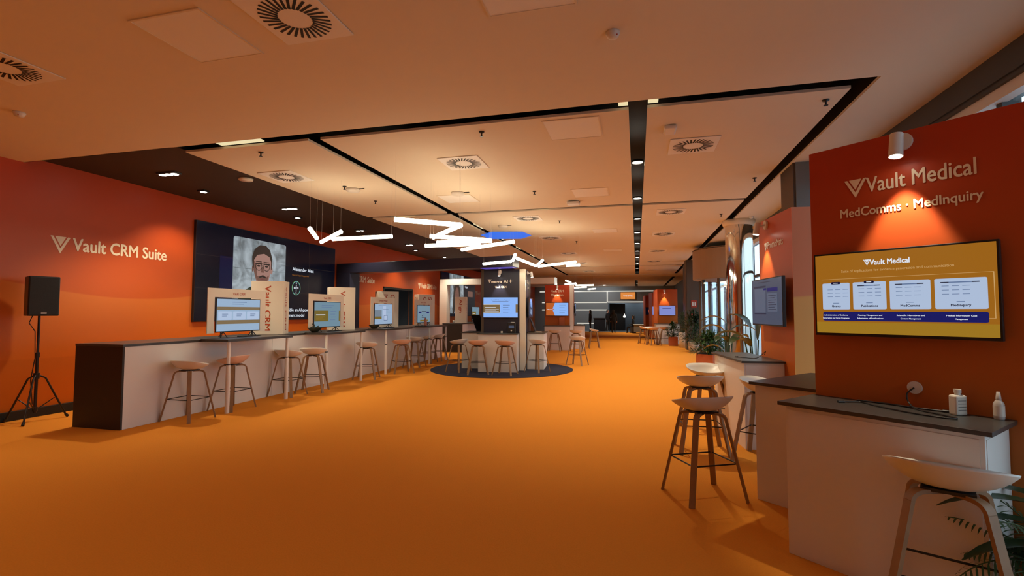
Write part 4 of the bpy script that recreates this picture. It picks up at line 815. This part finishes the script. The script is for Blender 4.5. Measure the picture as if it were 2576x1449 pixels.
def bush(nm, x, y, label, pot, pw, ph, r, hgt, n, seed, lm='leaf', ll=.13, lw=.035, z0=None):
    rnd = random.Random(seed); t = thing(nm, label, 'plant', (x, y, 0), 0, None)
    if pot == 'hex': MB().prism([(pw*math.cos(a), pw*math.sin(a)) for a in [R(30+60*i) for i in range(6)]], 0, ph).build('planter', M['terra'], t, bevel=.006)
    elif pot == 'box': MB().box(-pw, pw, -pw, pw, 0, ph).build('planter', M['terra'], t, bevel=.006)
    elif pot == 'round': MB().lathe([(0, 0), (pw*.85, 0), (pw, ph), (pw*.93, ph), (pw*.9, ph-.03), (0, ph-.03)], 28).build('planter', M['potw'], t)
    MB().cyl((0, 0, ph-.02), (0, 0, ph+.004), pw*.82, n=20).build('soil', M['soil'], t)
    st = MB(); fo = MB()
    for i in range(max(6, n//18)):
        a = rnd.uniform(0, 2*PI); q = rnd.uniform(0, .75)*r; st.tube([(q*.2*math.cos(a), q*.2*math.sin(a), ph), (q*math.cos(a), q*math.sin(a), ph+hgt*rnd.uniform(.5, .85))], .005, 5)
    st.build('stem', M['leafd'], t)
    for i in range(n):
        a = rnd.uniform(0, 2*PI); b = rnd.uniform(-.15, 1)*PI/2; q = rnd.uniform(.35, 1)**.6; c_ = Vector((r*q*math.cos(a)*math.cos(b), r*q*math.sin(a)*math.cos(b), ph+hgt*.12+hgt*.8*q*max(-.1, math.sin(b))))
        d_ = Vector((math.cos(a)*math.cos(b)+rnd.uniform(-.5, .5), math.sin(a)*math.cos(b)+rnd.uniform(-.5, .5), rnd.uniform(-.2, .8)))
        leaf(fo, c_, d_, ll*rnd.uniform(.6, 1.25), lw*rnd.uniform(.7, 1.2), rnd.uniform(.3, 1.2), 0, 3)
    fo.build('foliage', M[lm], t); return t
bush('potted_bush', 1.95, 14.6, 'bushy dark green plant in an orange planter, just behind the near right stools', 'hex', .42, .42, .50, .62, 900, 3, ll=.16, lw=.045)
bush('potted_bush', 1.62, 24.3, 'distant dark bush in a terracotta planter beside the white cylinder', 'box', .20, .42, .30, .70, 420, 4, ll=.16, lw=.05)
t = bush('potted_bush', 1.97, 23.05, 'distant white cylindrical planter with feathery greenery', 'round', .20, .68, .34, .9, 420, 5, lm='palm', ll=.2, lw=.02)
bush('potted_bush', 1.38, 8.15, 'low feathery shrub on the floor between the stools and the white counter', 'round', .12, .18, .2, .58, 520, 6, lm='palm', ll=.16, lw=.02)
bush('potted_bush', 2.2, 20.6, 'dark leafy plant at the foot of the dark brown pillar', 'round', .28, .4, .55, 1.25, 620, 8, lm='leafd', ll=.25, lw=.05)
# tall paddle-leaved plant and palm behind the second kiosk
rnd = random.Random(11)
def paddle(x, y, label, spec, pr=.2, ph=.35):
    t = thing('paddle_leaf_plant', label, 'plant', (x, y, 0)); MB().lathe([(0, 0), (pr*.85, 0), (pr, ph), (pr*.92, ph), (pr*.9, ph-.03), (0, ph-.03)], 24).build('planter', M['potw'], t); MB().cyl((0, 0, ph-.03), (0, 0, ph-.01), pr*.88).build('soil', M['soil'], t)
    st = MB(); fo = MB()
    for dx, dy, z, ln, wd, dr, ax_, ay_ in spec:
        st.tube([(dx*.1, dy*.1, ph-.02), (dx*.5, dy*.5, z*.6), (dx, dy, z)], .011, 6); leaf(fo, (dx, dy, z), (ax_, ay_, 1), ln, wd, dr, 0, 7, .25)
    st.build('stem', M['leaf'], t); fo.build('leaf_blades', M['leafd'], t); return t
paddle(1.88, 8.9, 'tall paddle-leaved plant rising beside the slanted television', [(.05, .0, 1.1, .70, .36, .3, .2, 0), (-.15, .05, 1.1, .55, .26, 1.9, -1, 0), (.1, -.1, 1.0, .5, .26, 1.6, .9, -.3), (-.1, -.12, 1.0, .5, .24, 2.0, -.7, -.5), (.2, .1, 1.2, .5, .28, .9, .8, .3), (-.05, .1, 1.3, .45, .24, 1.4, -.5, .4)])
paddle(1.62, 9.9, 'arching broad-leaved plant in front of the round mirrored column', [(-.05, 0, 1.2, .5, .22, 2.0, -1, 0), (.05, 0, 1.2, .5, .24, 1.9, 1, -.2), (0, -.1, 1.0, .42, .2, 2.0, -.6, -.6), (.1, .1, 1.0, .42, .22, 1.8, .7, .4), (0, .1, 1.35, .55, .18, 2.1, -.9, .2), (-.08, -.05, .85, .4, .2, 1.9, -1, .3)], .17)
# palm at the bottom right corner
t = thing('palm_plant', 'feathery palm with dark glossy blades at the bottom right corner', 'plant', (2.0, 2.93, 0))
MB().lathe([(0, 0), (.15, 0), (.18, .30), (.165, .30), (.16, .27), (0, .27)], 28).build('planter', M['potw'], t); MB().cyl((0, 0, .26), (0, 0, .275), .158).build('soil', M['soil'], t)
fo = MB(); rnd = random.Random(5)
for i in range(46):
    a = rnd.uniform(0, 2*PI); frond(fo, (.04*math.cos(a), .04*math.sin(a), .27), (math.cos(a)*rnd.uniform(.3, 1.1), math.sin(a)*rnd.uniform(.3, 1.1), rnd.uniform(.3, 1.3)), rnd.uniform(.34, .62), 20, .12, rnd.uniform(1.0, 2.2), .010)
fo.build('fronds', M['palm'], t)
bl2 = MB(); stm = MB()
for a, z, ln, dr in ((172, .60, .50, .9), (188, .42, .48, 1.0), (160, .50, .45, 1.1), (120, .60, .45, 1.0), (60, .55, .45, 1.2), (250, .45, .42, 1.4), (300, .5, .4, 1.2), (205, .62, .30, 1.6)):
    d_ = Vector((math.cos(R(a)), math.sin(R(a)), .35)); b0 = Vector((.06*d_.x, .06*d_.y, z)); stm.tube([(0, 0, .26), b0], .006, 6); leaf(bl2, b0, d_, ln, .085, dr, 0, 9, .35)
stm.build('stem', M['leafd'], t); bl2.build('leaf_blades', M['leafd'], t)

# ------------------------------------------------------------ round mirrored column, revolving door, signs
t = thing('trim_5', 'round polished column with a white ring at the ceiling behind the second kiosk', 'pillar', (2.36, 12.6, 0)); t['kind'] = 'structure'
MB().cyl((0, 0, 0), (0, 0, H-.12), .30, n=48).build('shaft', M['mirror'], t); MB().lathe([(.30, H-.13), (.34, H-.13), (.36, H-.07), (.36, H-.001), (.30, H-.001)], 48).build('collar', M['ceil'], t)
t = thing('door_3', 'curved revolving door drum with a tan fascia and tall glass panels', 'door', (3.22, 17.2, 0)); t['kind'] = 'structure'
rD = 1.42; mb = MB(); n = 32; A_ = [R(95+170*i/n) for i in range(n+1)]
def arc(mb, r_, z0, z1, angs, th=.04):
    vs = []
    for a in angs:
        for q in (r_, r_-th): vs += [(q*math.cos(a), q*math.sin(a), z0), (q*math.cos(a), q*math.sin(a), z1)]
    k = len(angs)
    for i in range(k-1):
        a = i*4; mb.add([vs[j] for j in (a, a+1, a+2, a+3, a+4, a+5, a+6, a+7)], [(0, 4, 5, 1), (2, 3, 7, 6), (1, 5, 7, 3), (0, 2, 6, 4), (0, 1, 3, 2), (4, 6, 7, 5)], 0, False)
arc(mb, rD, 2.62, 3.58, A_); mb.build('fascia', M['tan'], t)
MB().prism([(rD*math.cos(a), rD*math.sin(a)) for a in A_], 3.54, 3.57).build('canopy_top', M['black'], t); MB().prism([(rD*.96*math.cos(a), rD*.96*math.sin(a)) for a in A_], 2.6, 2.62).build('canopy_soffit', M['tan'], t)
for a0, a1 in ((100, 128), (132, 158), (202, 228), (234, 260)):
    g_ = MB(); arc(g_, rD*.88, .08, 2.60, [R(a0+(a1-a0)*i/6) for i in range(7)], .012); g_.build('glass_panel', M['glass'], t)
for a in (98, 130, 160, 200, 231, 262):
    g_ = MB(); arc(g_, rD*.89, 0, 2.62, [R(a-1.6), R(a+1.6)], .07); g_.build('post', M['brown'], t)
# red fire signs on the dark pillar
for z, lb, it in ((1.76, 'red fire safety sign, upper, on the dark brown pillar', 1), (1.28, 'red fire safety sign, lower, on the dark brown pillar', 0)):
    t = thing('fire_sign', lb, 'sign', (2.28, 21.58, z), 0, 'red fire signs on the dark pillar'); MB().box(-.11, .11, 0, .02, 0, .30 if it else .22).build('plate', M['redsign'], t)
    s = MB(); s.art((0, 0, 0), (1, 0, 0), (0, 0, 1), [('p', 0, 0, [(-.07, .06), (-.02, .06), (-.02, .2), (-.05, .24), (-.07, .2)]), ('p', 0, 0, [(.02, .06), (.07, .08), (.06, .22), (.02, .2)])] if it else [('e', 0, 0, 0, .11, .06, .07)], .003); s.build('symbol', M['signwhite'], t)
t = thing('wall_lamp', 'slim white vertical light on the wall before the dark pillar', 'light', (2.28, 23.2, 1.65)); MB().box(-.035, .035, 0, .05, 0, .62).build('diffuser', M['ledcool'], t); MB().box(-.04, .04, .05, .16, -.02, .64).build('housing', M['grey'], t)
t = thing('information_stand', 'pinkish upright board on a slim post before the glass doors', 'sign', (1.72, 14.0, 0)) if False else None
# orange sign at the end wall
t = thing('hanging_screen', 'small glowing orange screen on the far grey wall above the doorway', 'screen', (-.72, EY-.12, 2.62)); MB().box(-.62, .62, 0, .08, 0, .64).build('frame', M['plastic'], t); s = MB(); s.box(-.59, .59, -.002, 0, .03, .61, 0); s.art((0, -.002, .3), (1, 0, 0), (0, 0, 1), [('t', 1, 0, 'veeva', 0, -.05, .13, 'c', 0, .02, .75)], .003); s.build('screen', [M['s_orlit'], M['s_white']], t)

# ------------------------------------------------------------ people far away
def person(loc, rz, hgt, label, pose='stand', hair_long=True):
    t = thing('person', label, 'person', loc, rz); k = hgt/1.72
    V = [(0, 0, .95), (0, .01, 1.15), (0, .01, 1.38), (0, 0, 1.50), (0, -.01, 1.62), (0, -.01, 1.70),
         (.09, 0, .88), (.10, -.01, .50), (.11, .02, .09), (.11, -.13, .04), (-.09, 0, .88), (-.10, .03, .50), (-.11, .10, .09), (-.11, -.05, .04),
         (.19, .01, 1.40), (.25, .03, 1.12), (.22, -.10, .90), (.21, -.14, .82), (-.19, .01, 1.40), (-.25, .03, 1.12), (-.24, -.04, .88), (-.24, -.06, .79)]
    Rd = [.15, .13, .16, .055, .085, .07, .095, .065, .045, .04, .095, .065, .045, .04, .06, .045, .033, .03, .06, .045, .033, .03]
    E_ = [(0, 1), (1, 2), (2, 3), (3, 4), (4, 5), (0, 6), (6, 7), (7, 8), (8, 9), (0, 10), (10, 11), (11, 12), (12, 13), (2, 14), (14, 15), (15, 16), (16, 17), (2, 18), (18, 19), (19, 20), (20, 21)]
    if pose == 'sit':
        for i, v in ((7, (.12, -.42, .86)), (8, (.12, -.45, .42)), (9, (.12, -.58, .38)), (11, (-.12, -.42, .86)), (12, (-.12, -.45, .42)), (13, (-.12, -.58, .38)), (16, (.15, -.28, 1.02)), (17, (.08, -.38, 1.05)), (20, (-.15, -.28, 1.02)), (21, (-.08, -.38, 1.05))): V[i] = v
    me = bpy.data.meshes.new('body'); me.from_pydata([(x*k, y*k, z*k) for x, y, z in V], E_, []); o = bpy.data.objects.new('body', me); COL.objects.link(o)
    sk = o.modifiers.new('sk', 'SKIN'); sb = o.modifiers.new('ss', 'SUBSURF'); sb.levels = 2
    for i, q in enumerate(Rd): me.skin_vertices[0].data[i].radius = (q*k*(1.25 if i in (0, 1, 2) else 1), q*k*(.8 if i in (0, 1, 2) else 1))
    me.skin_vertices[0].data[0].use_root = True
    dg = bpy.context.evaluated_depsgraph_get(); nm = bpy.data.meshes.new_from_object(o.evaluated_get(dg)); bpy.data.objects.remove(o)
    nm.materials.clear(); nm.materials.append(M['cloth']); nm.materials.append(M['skin'])
    for p in nm.polygons:
        c_ = p.center; p.use_smooth = True; p.material_index = 1 if (c_.z > 1.5*k or (abs(c_.x) > .19*k and c_.z < .88*k and c_.z > .7*k)) else 0
    b = bpy.data.objects.new('body', nm); COL.objects.link(b); b.parent = t
    h = MB(); h.lathe([(0, 1.765), (.05, 1.755), (.09, 1.71), (.10, 1.64), (.095, 1.56 if not hair_long else 1.44), (.07, 1.54 if not hair_long else 1.40)], 16, 0, (0, .022, 0)); 
    h.v = [(x*k, (y if y > -.045 or z > 1.69 else -.03)*k, z*k) for x, y, z in h.v]; h.build('hair', M['hair'], t); return t
person((-1.72, 37.7, 0), R(175), 1.72, 'person in black walking away down the middle of the hall')
person((-2.3, 40.8, 0), R(60), 1.75, 'person in black standing behind the walking figure', 'stand', False)
person((-3.62, 39.6, 0), R(-70), 1.70, 'long-haired person in dark clothes standing by the dark high table, leftmost of the figures')
person((-.30, 38.6, -.42), R(-85), 1.72, 'dark-haired person sitting at the white table at the far end', 'sit')
t = thing('far_table', 'dark high table beside the leftmost standing figure', 'table', (-3.0, 41.3, 0)); MB().box(-.45, .45, -.3, .3, 0, 1.05).build('base', M['cloth'], t); MB().box(-.5, .5, -.35, .35, 1.05, 1.1).build('tabletop', M['grey'], t)
t = thing('far_table', 'low white-topped table at the far end of the carpet', 'table', (.75, 38.0, 0)); MB().box(-1.0, .9, -.4, .4, .08, .62).build('base', M['bluegrey'], t); MB().box(-1.05, .95, -.45, .45, .62, .66).build('tabletop', M['signwhite'], t)
t = thing('stool_box', 'small dark block seat of the sitting person', 'seat', (-.30, 38.6, 0)); MB().box(-.22, .22, -.22, .22, 0, .42).build('seat', M['grey'], t, bevel=.01)
for x, y, lb in ((-2.2, 43.3, 'small glowing lamp left of the far figures'), (-1.05, 43.4, 'small glowing lamp right of the far figures')):
    t = thing('table_lamp', lb, 'light', (x, y, 0), 0, 'small glowing lamps in the far foyer'); MB().cyl((0, 0, 0), (0, 0, 1.1), .02).build('stand', M['steel'], t); MB().lathe([(0, 1.1), (.10, 1.13), (.11, 1.2), (.05, 1.3), (.02, 1.42), (0, 1.43)], 16).build('shade', emis('lit_small_lamp', (1, .9, .75), 3), t)
for x, y in ((-1.2, 44.8), (1.0, 44.8)):
    t = thing('ceiling_lamp', 'pale lamp on the foyer ceiling, %s' % ('left' if x < 0 else 'right'), 'light', (x, y, 2.88)); MB().box(-.5, .5, -.1, .1, 0, .02).build('diffuser', M['ledcool'], t); light('POINT', (x, y, 2.75), 30, (.65, .8, 1), size=.15)
for x, y, lb in ((-5.2, 39.5, 'added surface lamp before the far grey wall, left'), (-2.5, 39.8, 'added surface lamp before the far grey wall, middle')):
    t = thing('ceiling_lamp', lb, 'light', (x, y, H-.03)); MB().cyl((0, 0, 0), (0, 0, .03), .09, n=20).build('bulb', M['lampc'], t); light('SPOT', (x, y, H-.04), 220, (.9, .95, 1), (x, EY, 1.5), .1, 130, .8)  # lamps added to lift the dark far wall
